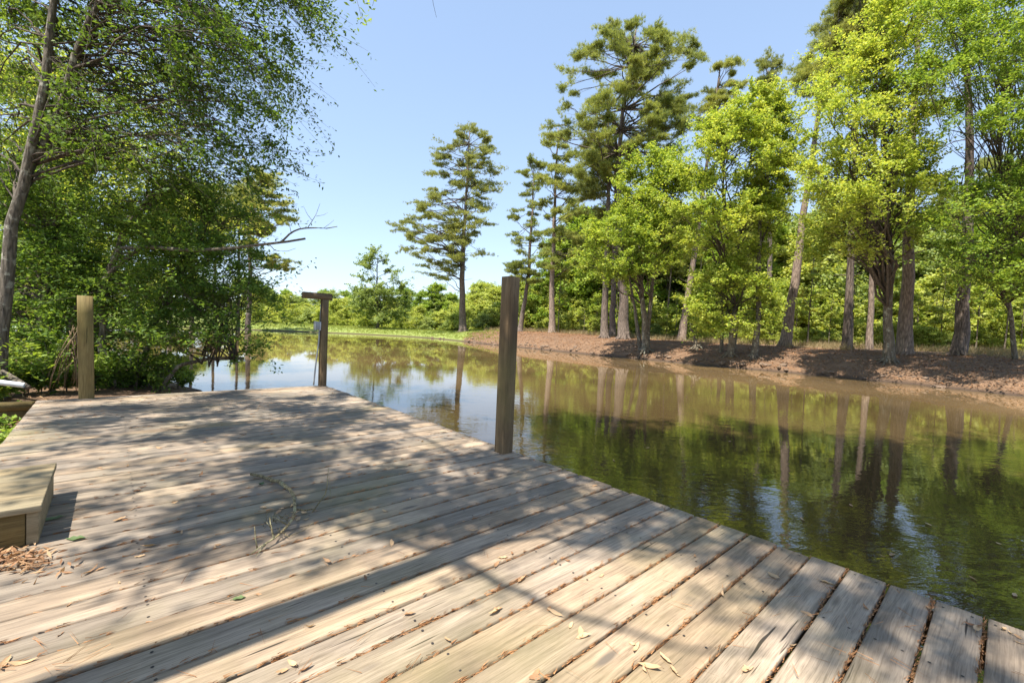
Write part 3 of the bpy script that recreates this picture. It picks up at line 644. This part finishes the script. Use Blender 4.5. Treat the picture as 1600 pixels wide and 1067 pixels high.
for px, py in [(8, 672), (22, 650), (2, 700), (14, 690), (30, 645)]:
    b_ = on_plane(px, py, .37); low_plant('seedling', (b_[0], b_[1], gz(b_[0], b_[1])), rg.uniform(.12, .22), 7, rg, 'small green seedling in leaf litter beside the left deck edge', 'leaf_mid', .08, .035, 'seedlings beside the deck')
for i in range(34):
    px = rg.uniform(-90, 300); Y = np.interp(px, [-90, 60, 130, 220, 300], [6.2, 7.3, 7.9, 9.0, 10.2]) + rg.uniform(-.1, .6); b_ = base_at(px, Y)
    if b_[2] > .05: low_plant('low_shrub', b_, rg.uniform(.28, .5), 16, rg, 'low green shrub growing under the thicket behind the deck', rg.choice(['leaf_mid', 'leaf_dark']), .09, .038, 'low shrubs behind the deck')
# dry palm fronds
mb = MB(); B = base_at(118, 7.6)
for i in range(24):
    top = np.array([rg.normal() * .05 + .05, rg.normal() * .05, 1.0 + rg.normal() * .12]); a = rg.uniform(0, 6.28); q = rg.uniform(.05, .25)
    e = np.array([math.cos(a) * q - .15, math.sin(a) * q, rg.uniform(0, .3)])
    mb.tube(bez(top, (top + e) / 2 + np.array([math.cos(a), math.sin(a), 0]) * .12, e, 5), np.linspace(.010, .004, 5), 3)
o = mb.build('dry_frond', M['frond']); o.location = tuple(B); tag(o, 'hanging bundle of dry tan palm fronds left of the left deck post', 'dead frond')
# pipe and edging timber
mb = MB(); A, C = at(-60, 590, 5.6), at(38, 602, 5.9); mb.tube(np.array([A, A * .5 + C * .5, C]), .035, 14, cap=False)
mb.tube(np.array([C, A * .3 + C * .7, A]), .029, 14, cap=False)
tag(mb.build('pipe', M['white_pvc'], smooth=True), 'white plastic pipe lying in the leaves at the left edge', 'pipe')
mb = MB(); A = on_plane(57, 627, .60); C = on_plane(-120, 634, .60)
dx = (C - A); dx /= np.linalg.norm(dx); dy = np.array([-dx[1], dx[0], 0]); dz_ = np.cross(dx, dy)
mb.box((0.03, -.07, -.1), (3.2, .07, 0), (np.stack([dx, dy, dz_], 1), A))
mb.box((0.02, -.05, -.36), (3.2, .05, -.102), (np.stack([dx, dy, dz_], 1), A))
tag(mb.build('edging_timber', M['post']), 'weathered timber edging running left from the far deck corner', 'timber')
mb = MB(); bare(mb, np.zeros(3), [at(-40, 560, 7), at(10, 585, 7), at(45, 606, 7)], .05, .04, 8); tag(mb.build('log', M['twig'], smooth=True), 'dark fallen log behind the white pipe', 'log')

# ------------------------------------------------------------ deck
PITCH = .1665; ang = math.atan2(V1[1], V1[0])
deck = empty('deck', (0, 0, 0)); tag(deck, 'weathered grey brown plank deck over the pond edge', 'deck')
rg = np.random.default_rng(3)
u0, u1 = -.70, 2.915
k0 = int(-2.6 / PITCH); k1 = int(round((8.36 - .013) / PITCH))
for k in range(k0, k1):
    v = .013 + k * PITCH; wd = PITCH - rg.uniform(.009, .016); ln_ = u1 - u0 + rg.uniform(-.012, .012)
    n = 40; bv = .004
    prof = [(0, -.038), (0, -bv), (bv * 1.2, 0), (wd * .35, .001), (wd * .65, .001), (wd - bv * 1.2, 0), (wd, -bv), (wd, -.038)]
    prof = np.array(prof); cup = rg.normal() * .0012
    xs = np.linspace(0, ln_, n); V = np.zeros((n, len(prof), 3))
    side = .0015 * np.sin(xs * rg.uniform(2, 5) + rg.uniform(0, 6))
    V[:, :, 0] = xs[:, None]; V[:, :, 1] = prof[None, :, 0] + side[:, None]
    V[:, :, 2] = prof[None, :, 1] + cup * (2 * prof[None, :, 0] / wd - 1) ** 2 + (.0015 * np.sin(xs * 1.7 + k))[:, None]
    m_ = len(prof); i = np.arange(n - 1)[:, None] * m_; j = np.arange(m_)[None, :]; j2 = (j + 1) % m_
    Q = np.stack([i + j, i + m_ + j, i + m_ + j2, i + j2], -1).reshape(-1, 4)
    mb = MB(); mb.add(V, Q); e0 = np.arange(m_); mb.q.append(np.array([[0, 1, 6, 7], [1, 2, 5, 6], [2, 3, 4, 5]]))
    mb.q.append(np.array([[7, 6, 1, 0], [6, 5, 2, 1], [5, 4, 3, 2]]) + (n - 1) * m_)
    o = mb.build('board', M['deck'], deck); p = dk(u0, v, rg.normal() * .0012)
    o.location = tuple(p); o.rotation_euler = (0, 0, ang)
mb = MB(); RM = (np.stack([V1, V2, np.array([0, 0, 1.])], 1), np.array([0, 0, DZ]))
vf = .013 + k1 * PITCH
mb.box((u0 + .02, -2.6, -.20), (u0 + .06, vf - .02, -.042), RM); mb.box((u1 - .07, -2.6, -.20), (u1 - .03, vf - .02, -.042), RM)
for uu in (.1, .9, 1.7, 2.3): mb.box((uu, -2.6, -.20), (uu + .04, vf - .065, -.042), RM)
mb.box((u0 + .062, vf - .06, -.20), (u1 - .072, vf - .022, -.042), RM)
mb.build('joist', M['post_dark'], deck)
for vv in (-2, .4, 2.6, 4.8, 7.6):
    mb = MB(); mb.box((u1 - .22, vv, -1.9), (u1 - .08, vv + .14, -.06), RM); mb.build('pile', M['post_dark'], deck)
# screw heads as one part
mb = MB()
for k in range(k0, k1):
    for uu in (.12, .92, 1.72, 2.32, 2.87, -.66):
        for q in (.035, .125):
            c = dk(uu + rg.normal() * .004, .013 + k * PITCH + q + rg.normal() * .004, .0016); th = np.linspace(0, 2 * np.pi, 6, endpoint=False)
            V = np.stack([np.cos(th) * .0058, np.sin(th) * .0058, np.zeros(6)], 1) + c
            mb.add(np.vstack([V, c + [0, 0, .0005]]), None, [(a, (a + 1) % 6, 6) for a in range(6)])
tag(mb.build('screw_heads', plain('screw', (.06, .05, .045), .5, .5), deck), kind='stuff')

def post(u, v, s, h, mt, label, lean=(0, 0)):
    n = 9; zs = np.linspace(-.5, h, n); bv = .008; a = s / 2
    prof = [(-a + bv, -a), (a - bv, -a), (a, -a + bv), (a, a - bv), (a - bv, a), (-a + bv, a), (-a, a - bv), (-a, -a + bv)]
    mb = MB(); V = [[(x + lean[0] * max(z, 0), y + lean[1] * max(z, 0), z) for x, y in prof] for z in zs]
    m_ = 8; i = np.arange(n - 1)[:, None] * m_; j = np.arange(m_)[None, :]; j2 = (j + 1) % m_
    mb.add(np.array(V), np.stack([i + j, i + j2, i + m_ + j2, i + m_ + j], -1).reshape(-1, 4))
    t0 = (n - 1) * m_; mb.q.append(np.array([[t0, t0 + 1, t0 + 2, t0 + 7], [t0 + 7, t0 + 2, t0 + 3, t0 + 6], [t0 + 6, t0 + 3, t0 + 4, t0 + 5]]))
    # grain of the wood runs along local x of the material: rotate the mesh upright
    root = empty('deck_post', dk(u, v), ang)
    o = mb.build('timber', M[mt], root)
    me = o.data; co = np.zeros(len(me.vertices) * 3); me.vertices.foreach_get('co', co); co = co.reshape(-1, 3)
    me.vertices.foreach_set('co', np.stack([co[:, 2], co[:, 1], -co[:, 0]], 1).ravel()); o.rotation_euler = (0, -math.pi / 2, 0)
    tag(root, label, 'post'); return root
ps = post(2.83, 3.20, .13, 1.68, 'post_dark', 'squared brown timber post at the middle of the deck edge', (0, 0))
pr = post(2.86, 8.27, .115, 1.555, 'post_dark', 'square post with a short crosspiece and grey electric boxes')
pl = post(-.235, 8.30, .155, 1.38, 'post', 'greenish plain square post at the far left deck corner', (-.02, 0))
mb = MB(); mb.box((-.05, -.055, -.055), (.44, .055, .055)); c_ = mb.build('crosspiece', M['post_dark'], pr)
c_.location = (.055 + .01, 0, 1.555 + .058); c_.rotation_euler = (0, 0, math.pi)
def bx(name, lo, hi, mt, par):
    mb = MB(); mb.box(lo, hi); o = mb.build(name, M[mt], par)
    bm_ = o.modifiers.new('bevel', 'BEVEL'); bm_.width = .006; bm_.segments = 2; return o
jb = bx('junction_box', (-.155, -.05, 1.01), (-.092, .05, 1.16), 'grey_box', pr)
bx('box_cover', (-.162, -.056, 1.005), (-.156, .056, 1.165), 'light_box', jb)
b2 = bx('switch_box', (-.090, -.04, 1.0), (-.060, .05, 1.155), 'light_box', pr)
mb = MB(); mb.tube(resample([(-.078, .0, .998), (-.08, 0, .8), (-.10, 0, .62), (-.115, 0, .5), (-.13, 0, .3), (-.15, 0, .02)], 14), .014, 8); mb.build('conduit', M['conduit'], pr, smooth=True)
mb = MB(); mb.tube(np.array([(-.075, 0, 1.157), (-.07, 0, 1.3), (-.066, 0, 1.48)]), .006, 6); mb.build('cable', M['conduit'], pr)

# box step on the deck: u from -.27 leftwards, v 3.27..4.07
st = empty('box_step', dk(-.27, 3.26, .004), ang); tag(st, 'low pale wooden box step at the left deck edge', 'step')
q = on_plane(82.4, 774, DZ)[:2]; q2 = on_plane(62, 849, DZ)[:2]
ua, va = float(q2 @ V1[:2]), float(q2 @ V2[:2]); ub, vb = float(q @ V1[:2]), float(q @ V2[:2])
st.location = tuple(dk((ua + ub) / 2, va, .004)); LEN = vb - va
hS = .205
def stp(name, lo, hi, mt='step', rot=None):
    mb = MB(); mb.box((0, -(hi[1]-lo[1])/2, -(hi[2]-lo[2])/2), (hi[0]-lo[0], (hi[1]-lo[1])/2, (hi[2]-lo[2])/2)); o = mb.build(name, M[mt], st)
    o.location = (lo[0], (lo[1]+hi[1])/2, (lo[2]+hi[2])/2); b_ = o.modifiers.new('bevel', 'BEVEL'); b_.width = .005; b_.segments = 2; return o
nb = 5; wv_ = (LEN + .04) / nb
for i in range(nb): stp('top_board', (-1.1, -.03 + i * wv_ + .002, hS - .035), (.012, -.03 + (i + 1) * wv_ - .003, hS))
o = stp('side_panel', (-.045, .0, 0), (0, LEN, hS - .037))
stp('corner_block', (-.135, -.004, 0), (-.047, .05, hS - .037), 'post'); stp('riser_board', (-1.08, .03, .0), (-.15, .06, hS - .05), 'post_dark')
stp('back_board', (-1.08, LEN - .04, .0), (-.047, LEN, hS - .037)); stp('end_board', (-1.12, .0, 0), (-1.082, LEN, hS - .037))

# ------------------------------------------------------------ things lying on the deck
fb = empty('fallen_branch', on_plane(455, 800, DZ)); tag(fb, 'curved lichen covered fallen branch lying on the deck boards', 'branch')
o_ = np.array(fb.location)
mb = MB(); main = [(392, 741, .02), (405, 743, .02), (418, 747, .02), (432, 752, .025), (446, 759, .03), (455, 766, .035), (459, 776, .05), (461, 788, .06), (461, 799, .06), (457, 810, .06), (449, 822, .05), (438, 834, .04), (428, 842, .03), (415, 849, .03), (402, 858, .025), (390, 866, .012)]
P = np.array([on_plane(x, y, DZ + z) for x, y, z in main]); P = resample(P, 30); P += rg.normal(size=P.shape) * .003
rr = np.interp(np.linspace(0, 1, 30), [0, .25, .5, .8, 1], [.012, .0125, .010, .007, .003]) * rg.uniform(.85, 1.15, 30)
mb.tube(P - o_, rr, 8); mb.build('stem', M['lichen_twig'], fb, smooth=True)
def tw(pts, r0, r1):
    mb = MB(); mb.tube(np.array([on_plane(x, y, DZ + z) for x, y, z in pts]) - o_, np.linspace(r0, r1, len(pts)), 5); mb.build('twig', M['lichen_twig'], fb)
tw([(489, 799, .02), (500, 783, .05), (508, 772, .09), (511, 760, .14), (513, 732, .25)], .005, .002); tw([(516, 774, .01), (515, 745, .12)], .002, .001)
tw([(428, 842, .03), (424, 825, .08), (421, 808, .13)], .006, .002); tw([(402, 857, .02), (399, 840, .08), (398, 822, .14)], .004, .002)
tw([(449, 820, .04), (436, 812, .07), (426, 806, .09)], .004, .002); tw([(424, 825, .08), (416, 815, .12)], .003, .001); tw([(415, 850, .02), (400, 868, .01)], .004, .002)
tw([(461, 795, .05), (475, 797, .05), (489, 795, .03)], .006, .004); tw([(440, 830, .03), (450, 838, .02), (475, 828, .02), (490, 815, .03)], .003, .001)
for i in range(26):
    x, y = rg.uniform(412, 450), rg.uniform(805, 832); tw([(x, y, .02), (x + rg.normal() * 6, y - rg.uniform(2, 10), rg.uniform(.03, .09))], .002, .001)

def dry_leaf_mesh(seed, L, W, mt, curl=.3):
    rgl = np.random.default_rng(seed); n = 7; mb = MB(); V = []
    for i in range(n):
        s = i / (n - 1); wv = W * math.sin(math.pi * s ** .85) ** .8 * .5 + .0008
        x = (s - .5) * L; z = curl * L * (s - .5) ** 2 * 1.6 + .002; yb = .12 * L * math.sin(s * 2.2 + seed)
        V += [(x, yb - wv, z + wv * rgl.uniform(.2, .9)), (x, yb, z), (x, yb + wv, z + wv * rgl.uniform(.1, .8))]
    Q = []
    for i in range(n - 1):
        a = i * 3; Q += [(a, a + 3, a + 4, a + 1), (a + 1, a + 4, a + 5, a + 2)]
    mb.add(np.array(V), Q, rnd=rgl.random()); mb.tube(np.array([(-L * .5, V[1][1], V[1][2]), (-L * .62, V[1][1] - .004, .003)]), .0012, 3)
    return mb.build('dry_leaf', mt)
LP = [dry_leaf_mesh(i, *a, M['leaf_dry'], c_) for i, (a, c_) in enumerate([((.10, .032), .3), ((.085, .026), .5), ((.07, .03), .15), ((.11, .024), .4), ((.06, .02), .6), ((.09, .036), .25)])]
usedl = set()
def drop(px, py, label, src=None, s=1.0, z=0.0):
    k = rg.integers(len(LP)) if src is None else src; o = LP[k]
    if k in usedl: c = o.copy(); col.objects.link(c)
    else: c = o; usedl.add(k)
    p = on_plane(px, py, DZ); c.location = (p[0], p[1], DZ + .002 + z); c.rotation_euler = (rg.normal() * .25, rg.normal() * .12, rg.uniform(0, 6.28)); c.scale = (s, s, s)
    tag(c, label, 'leaf', 'dry leaves scattered on the deck'); return c
spots = [(224, 762), (216, 768), (204, 797), (186, 812), (155, 732), (200, 729), (285, 722), (290, 719), (312, 742), (273, 787), (285, 833), (233, 854), (218, 870), (158, 890), (140, 893), (188, 911), (340, 852), (337, 856),
         (412, 794), (435, 801), (510, 879), (484, 980), (405, 930), (105, 895), (110, 945), (96, 992), (60, 730), (455, 792), (462, 800), (470, 790), (448, 806), (440, 796), (475, 802), (478, 812), (466, 812), (786, 872), (800, 866), (776, 884),
         (868, 879), (888, 876), (818, 906), (772, 957), (778, 952), (858, 953), (866, 960), (893, 980), (905, 990), (912, 997), (838, 1053), (835, 1060), (988, 1008), (996, 1015), (1008, 1048), (1040, 1030), (1052, 1048), (1060, 1056), (1015, 1045),
         (1165, 1045), (1170, 1050), (1300, 920), (1293, 913), (1353, 950), (1522, 980), (1530, 985), (1570, 985), (1580, 990), (1590, 995), (1592, 1005), (1450, 950), (1260, 960), (1210, 900), (1085, 870), (640, 780), (600, 800), (545, 740), (660, 690), (380, 680), (290, 665), (95, 652), (320, 692), (250, 700), (420, 700),
         (35, 1035), (8, 1040), (440, 1050), (455, 1040), (480, 1046), (1380, 870), (1240, 1010), (700, 1000), (640, 960), (570, 905), (610, 850), (740, 830), (940, 900), (1130, 930), (930, 760), (860, 735), (620, 655), (500, 650), (560, 680)]
for x, y in spots: drop(x, y, 'small curled brown dry leaf lying on the deck boards', s=rg.uniform(.35, .75))
for n_, (x, y, lb, a, s) in enumerate([(119, 842, 'pale grey green leaf lying near the box step', (.09, .034), 1.0), (81, 812, 'green leaf lying in the shadow beside the box step', (.10, .03), 1.0), (373, 936, 'small fresh green leaf alone on a sunlit board', (.05, .028), 1), (407, 757, 'tiny green leaf beside the top of the fallen branch', (.05, .03), 1)]):
    o = dry_leaf_mesh(70 + n_, *a, M['leaf_green'], .1); o.name = 'green_leaf'; p = on_plane(x, y, DZ); o.location = (p[0], p[1], DZ + .003); o.rotation_euler = (0, 0, rg.uniform(0, 6)); tag(o, lb, 'leaf')
for x, y in [(905, 745), (1012, 700), (1100, 770), (1180, 742), (1255, 812), (1330, 790), (1395, 868), (1450, 820), (1520, 905), (1560, 850), (1140, 690), (960, 720), (1300, 720), (1470, 740), (1220, 700), (1585, 930)]:
    o = LP[rg.integers(len(LP))].copy(); col.objects.link(o); p = on_plane(x, y, 0.0); o.location = (p[0], p[1], .004); o.rotation_euler = (0, 0, rg.uniform(0, 6.28)); o.scale = (.8, .8, .5); o.name = 'floating_leaf'
    tag(o, 'small dry leaf floating on the pond beside the deck', 'leaf', 'leaves floating on the pond')
# leaf pile in front of the step, straw in the gaps
def litter(name, pts, L, W, label, mt, z=.0, flatk=.25):
    mb = MB(); pts = np.array(pts); d = rg.normal(size=(len(pts), 3)); d[:, 2] *= .12
    leaves(mb, pts + np.array([0, 0, z]), L, W, rg, up=2.0, droop=0, spread=flatk, dirs=unit(d)); return tag(mb.build(name, M[mt]), label, 'litter', kind='stuff')
pp = []
for i in range(230):
    x, y = 22 + rg.normal() * 36, 876 + rg.normal() * 11
    if y > 850 + max(0, (x - 60)) * .3 and x < 125: p = on_plane(x, y, DZ); pp.append((p[0], p[1], DZ + .004 + abs(rg.normal()) * .009))
litter('leaf_litter', pp, .060, .013, 'heap of dry brown leaves against the box step', 'leaf_dry', flatk=.7)
mb = MB()
gp, gd = [], []
for k in range(k0 + 14, k1):
    v = .013 + k * PITCH - .004; nn_ = int(330 if k < 10 else 190 if k < 22 else 70); us = rg.uniform(u0, u1, nn_)
    dens = .35 + .65 * np.abs(np.sin(us * 2.1 + k * 1.7)); us = us[rg.random(nn_) < dens]
    for uu in us: gp.append(dk(uu, v + rg.normal() * .003, rg.uniform(-.012, .002))); a = rg.normal() * .16; gd.append(V1 * math.cos(a) + V2 * math.sin(a) + np.array([0, 0, rg.normal() * .05]))
needles(mb, np.array(gp), np.array(gd), .036, .0036, 4, rg, .12)
gp, gd = [], []
for i in range(190):
    x, y = rg.uniform(0, 1600), rg.uniform(700, 1067); p = on_plane(x, y, DZ + .004); uu = p @ V1
    if u0 < uu < u1 - .05: gp.append(p); a = rg.uniform(0, 6.28); gd.append((math.cos(a), math.sin(a), 0.02))
needles(mb, np.array(gp), np.array(gd), .11, .0022, 2, rg, .06)
tag(mb.build('pine_straw', M['straw']), 'orange pine needles caught in the gaps between deck boards', 'pine needles', kind='stuff')
# litter on the ground beside the deck
pp = []
for i in range(2600):
    x, y = rg.uniform(-8.5, -2.0), rg.uniform(1.5, 8.8)
    if np.array([x, y]) @ V1[:2] < u0 - .02: pp.append((x, y, 0))
pp = np.array(pp); pp[:, 2] = height(pp[:, 0], pp[:, 1]) + .012
litter('ground_litter', pp, .09, .032, 'brown leaf litter covering the ground left of the deck', 'leaf_dry', flatk=.6)
mb = MB(); A = on_plane(-20, 668, .42); C = on_plane(22, 652, .42); mb.tube(np.array([A, (A + C) / 2 + [0, 0, .01], C]), np.array([.012, .01, .006]), 6); tag(mb.build('stick', M['lichen_twig']), 'pale bare stick on the ground left of the deck', 'stick')

# ------------------------------------------------------------ bank cover
rg = np.random.default_rng(12)
n = 110000; X = rg.uniform(-6, 30, n); Y = rg.uniform(12, 58, n); d = seg_dist(X, Y, FAR); k = ~inside(X, Y, FAR + NEAR) & (d < 8); X, Y = X[k], Y[k]
pts = np.stack([X, Y, height(X, Y) + .02], 1); litter('bank_litter', pts, .15, .032, 'brown fallen leaves and pine straw on the far bank', 'straw', flatk=.5)
def grass(name, X, Y, h, wdt, label, mt, k=5):
    mb = MB(); P = np.stack([X, Y, height(X, Y)], 1); needles(mb, P, np.tile([0, 0, 1.], (len(P), 1)), h, wdt, k, rg, .4); return tag(mb.build(name, M[mt]), label, 'grass', kind='stuff')
n = 26000; X = rg.uniform(-45, 0, n); Y = rg.uniform(44, 92, n); d = seg_dist(X, Y, FAR); k = ~inside(X, Y, FAR + NEAR) & (d > .3) & (rg.random(n) < np.clip((2 - X) / 9, 0, 1)); grass('grass', X[k], Y[k], .22, .035, 'short yellow green grass on the left far bank', 'grass')
n = 30000; X = rg.uniform(-4, 45, n); Y = rg.uniform(14, 75, n); d = seg_dist(X, Y, FAR); k = ~inside(X, Y, FAR + NEAR) & (d > 7.0) & (d < 17) & (np.sin(X * .7) * np.sin(Y * .5) + rg.random(n) > .3); grass('dry_weeds', X[k], Y[k], .55, .02, 'pale dry weeds along the back of the far bank', 'dry_grass', 6)
# clods and roots at the waterline
def rock(seed):
    import bmesh
    bm = bmesh.new(); bmesh.ops.create_icosphere(bm, subdivisions=2, radius=1); r_ = random.Random(seed)
    ph = [r_.uniform(0, 6) for _ in range(6)]
    for v in bm.verts:
        c = v.co; f_ = 1 + .22 * math.sin(c.x * 3 + ph[0]) * math.cos(c.y * 3.4 + ph[1]) + .14 * math.sin(c.z * 5 + ph[2] + c.x * 4) + r_.uniform(-.06, .06); v.co = c * f_
        v.co.z *= .55
    me = bpy.data.meshes.new('clod'); bm.to_mesh(me); bm.free(); me.materials.append(M['stone']); return me
RK = [rock(i) for i in range(4)]
fl = resample([(a, b_, 0) for a, b_ in FAR[5:14]], 400)
for i in range(130):
    j = rg.integers(20, 380); p = fl[j] + rg.normal(size=3) * np.array([.25, .25, 0]) + np.array([.25, .2, 0])
    if p[0] < -3 and rg.random() < .6: continue
    o = bpy.data.objects.new('clod', RK[rg.integers(4)]); col.objects.link(o); s = rg.uniform(.06, .20); o.location = (p[0], p[1], max(.02, gz(p[0], p[1]))); o.scale = (s * rg.uniform(.8, 1.6), s, s); o.rotation_euler = (0, 0, rg.uniform(0, 6))
    tag(o, 'dark lump of soil at the waterline of the far bank', 'clod', 'clods along the waterline')
# distant shed glimpsed through the wood
b_ = base_at(1318, 58); sd = empty('shed', b_); tag(sd, 'low pale roofed shed glimpsed through the undergrowth', 'shed')
mb = MB(); mb.box((-3, -2, 0), (3, 2, 1.3)); mb.build('wall', M['shed_wall'], sd)
mb = MB(); V = [(-3.3, -2.3, 1.305), (3.3, -2.3, 1.305), (3.3, 2.3, 1.305), (-3.3, 2.3, 1.305), (-3.3, 0, 2.1), (3.3, 0, 2.1)]; mb.add(V, [(0, 1, 5, 4), (2, 3, 4, 5), (0, 3, 2, 1)], [(0, 4, 3), (1, 2, 5)]); mb.build('roof', M['roof'], sd)

# ------------------------------------------------------------ the tree beside the camera whose shade falls on the deck
HS = 6.0
def sp(px, py, H): return to_sun(on_plane(px, py, DZ), H)
fork = sp(700, 868, HS)
basep = on_plane(700, 868, DZ); basep = basep - np.array([TR[0], TR[1], 0]) / (-TR[2]) * 0
foot = np.array([fork[0], fork[1], gz(fork[0], fork[1])])
rgs = np.random.default_rng(91)
pm = sp(148, 1067, 3.0); foot = pm - (fork - pm) * ((pm[2] - .35) / (fork[2] - pm[2]))
mid = resample([foot - [0, 0, .2], pm, pm * .5 + fork * .5 + np.array([.02, 0.0, 0]), fork], 12)
T = [(mid, .17, .085)]
limbs = [[(700, 868), (760, 845), (840, 812), (900, 800), (1000, 795), (1110, 800)], [(700, 868), (720, 882), (780, 915), (870, 952), (960, 982), (1080, 1012), (1200, 1020)],
         [(740, 850), (830, 838), (930, 850), (1060, 862), (1200, 868), (1330, 872)], [(720, 858), (700, 825), (660, 800), (600, 790), (540, 770), (480, 750)],
         [(800, 830), (850, 800), (860, 770), (840, 745), (800, 730)], [(700, 868), (640, 850), (560, 830), (470, 800), (380, 800), (300, 790)]]
limbs += [[(740, 850), (700, 790), (620, 730), (520, 680), (400, 650), (250, 645)], [(740, 850), (760, 790), (700, 700), (600, 660), (500, 630)], [(820, 830), (900, 790), (820, 730), (740, 700)]]
for li, l in enumerate(limbs):
    k = len(l); hs = np.linspace(HS + (.0, 0, .3, .3, .2, 0, .6, .8, .6)[li], HS + (1.6, .5, .5, 1.6, 1.2, 1.6, 2.2, 2.4, 1.8)[li], k)
    P = resample([sp(x, y, h) for (x, y), h in zip(l, hs)], 12); P[1:-1] += rgs.normal(size=(10, 3)) * .012
    r0 = [.08, .030, .030, .035, .03, .03, .028, .028, .025][li]; T.append((P, r0, r0 * .35))
cl = []
for (x, y) in [(200, 640), (300, 636), (400, 633), (480, 622), (560, 655), (350, 662), (450, 668), (120, 655), (250, 655), (520, 640), (600, 690), (680, 705), (520, 712), (620, 665), (450, 760), (560, 775), (650, 742), (720, 765), (800, 752), (380, 800), (330, 830), (280, 815), (480, 790),
               (620, 805), (690, 815), (860, 765), (900, 782), (980, 790), (160, 790), (1060, 800), (740, 720), (820, 720), (560, 735), (700, 790), (400, 720), (200, 720), (760, 800)]:
    cl.append(sp(x, y, rgs.uniform(6.3, 8.6)))
for (x, y) in [(1200, 885), (1260, 930), (1110, 850), (1300, 960), (1470, 1020), (1170, 845), (1360, 920), (940, 830)]: cl.append(sp(x, y, rgs.uniform(8, 10)))
for i in range(44):
    x = rgs.uniform(110, 620); cl.append(sp(x, rgs.uniform(612, 690) , rgs.uniform(6.5, 9)))
for i in range(18):
    x = rgs.uniform(350, 1000); cl.append(sp(x, rgs.uniform(700, 815), rgs.uniform(6.5, 9)))
for q in (ps, pr):
    b_ = np.array(q.location)
    for hh in (.2, .7, 1.2, 1.6): cl.append(to_sun(b_ + [0, 0, hh], rgs.uniform(5.5, 7)))
cl = np.array(cl)
tree('shade_tree', T, cl, M['bark_lichen'], M['leaf_dark'], 'tree beside the camera whose trunk and limbs shade the deck', 'tree', None, 'leafy', 92, .35, 130, .085, .045, .40, .5, twig_r=.005, brk=.003)
# unseen taller oak, added behind it to shade the water beside the deck
def spw(px, py, H): return to_sun(on_plane(px, py, 0.0), H)
cl = []
for i in range(300):
    px = rgs.uniform(880, 1640); py = rgs.uniform(655 + (px - 950) * .06, 700 + (px - 800) * .40)
    cl.append(spw(px, py, rgs.uniform(12, 16)))
cl = np.array(cl); cl = cl[np.array([(c[1] < 0.2) or (abs(c[0]) > c[1] * 1.5) or ((c[2] - 1.85) > .95 * math.hypot(c[0], c[1])) for c in cl])]
ft = np.array([1.5, -6.5, .35]); tp = np.array([3.2, -3.3, 12.0])
near = resample([ft, ft * .55 + tp * .45 + np.array([-.5, -.5, 0]), tp], 14)
tree('added_shade_oak', [(near, .32, .1)], cl, M['bark_grey'], M['leaf_mid'], 'unseen tall oak added behind the deck to shade the water', 'tree', None, 'leafy', 93,   .4, 230, .12, .065, .8, .5, twig_r=.010, brk=.006)
# leafy sprig hanging into the top of the frame
rgx = np.random.default_rng(4)
for pts, n, lb in [([(470, -120), (520, -60), (555, -10), (566, 32)], 60, 'leafy twig tip hanging into the top of the view, left one of two'), ([(640, -140), (605, -70), (590, -20), (582, 10)], 50, 'leafy twig tip hanging into the top of the view, right one of two'),
                   ([(640, -150), (670, -60), (677, 8), (682, 28)], 5, 'thin nearly bare twig hanging at the top of the open sky')]:
    Y = 6.5; P = resample([at(x, y, Y) for x, y in pts], 9); o_ = P[0].copy(); tb, cb = MB(), MB(); tb.tube(P - o_, np.linspace(.008, .002, 9), 5)
    idx = rgx.integers(3, 9, n); leaves(cb, P[idx] - o_ + rgx.normal(size=(n, 3)) * .07, .085, .036, rgx, droop=.5)
    rt = empty('hanging_twig', o_); tb.build('stem', M['twig'], rt); cb.build('foliage', M['leaf_mid'], rt); tag(rt, lb, 'twig')
print('faces', sum(len(o.data.polygons) for o in bpy.data.objects if o.type == 'MESH'), 'objects', len(bpy.data.objects))
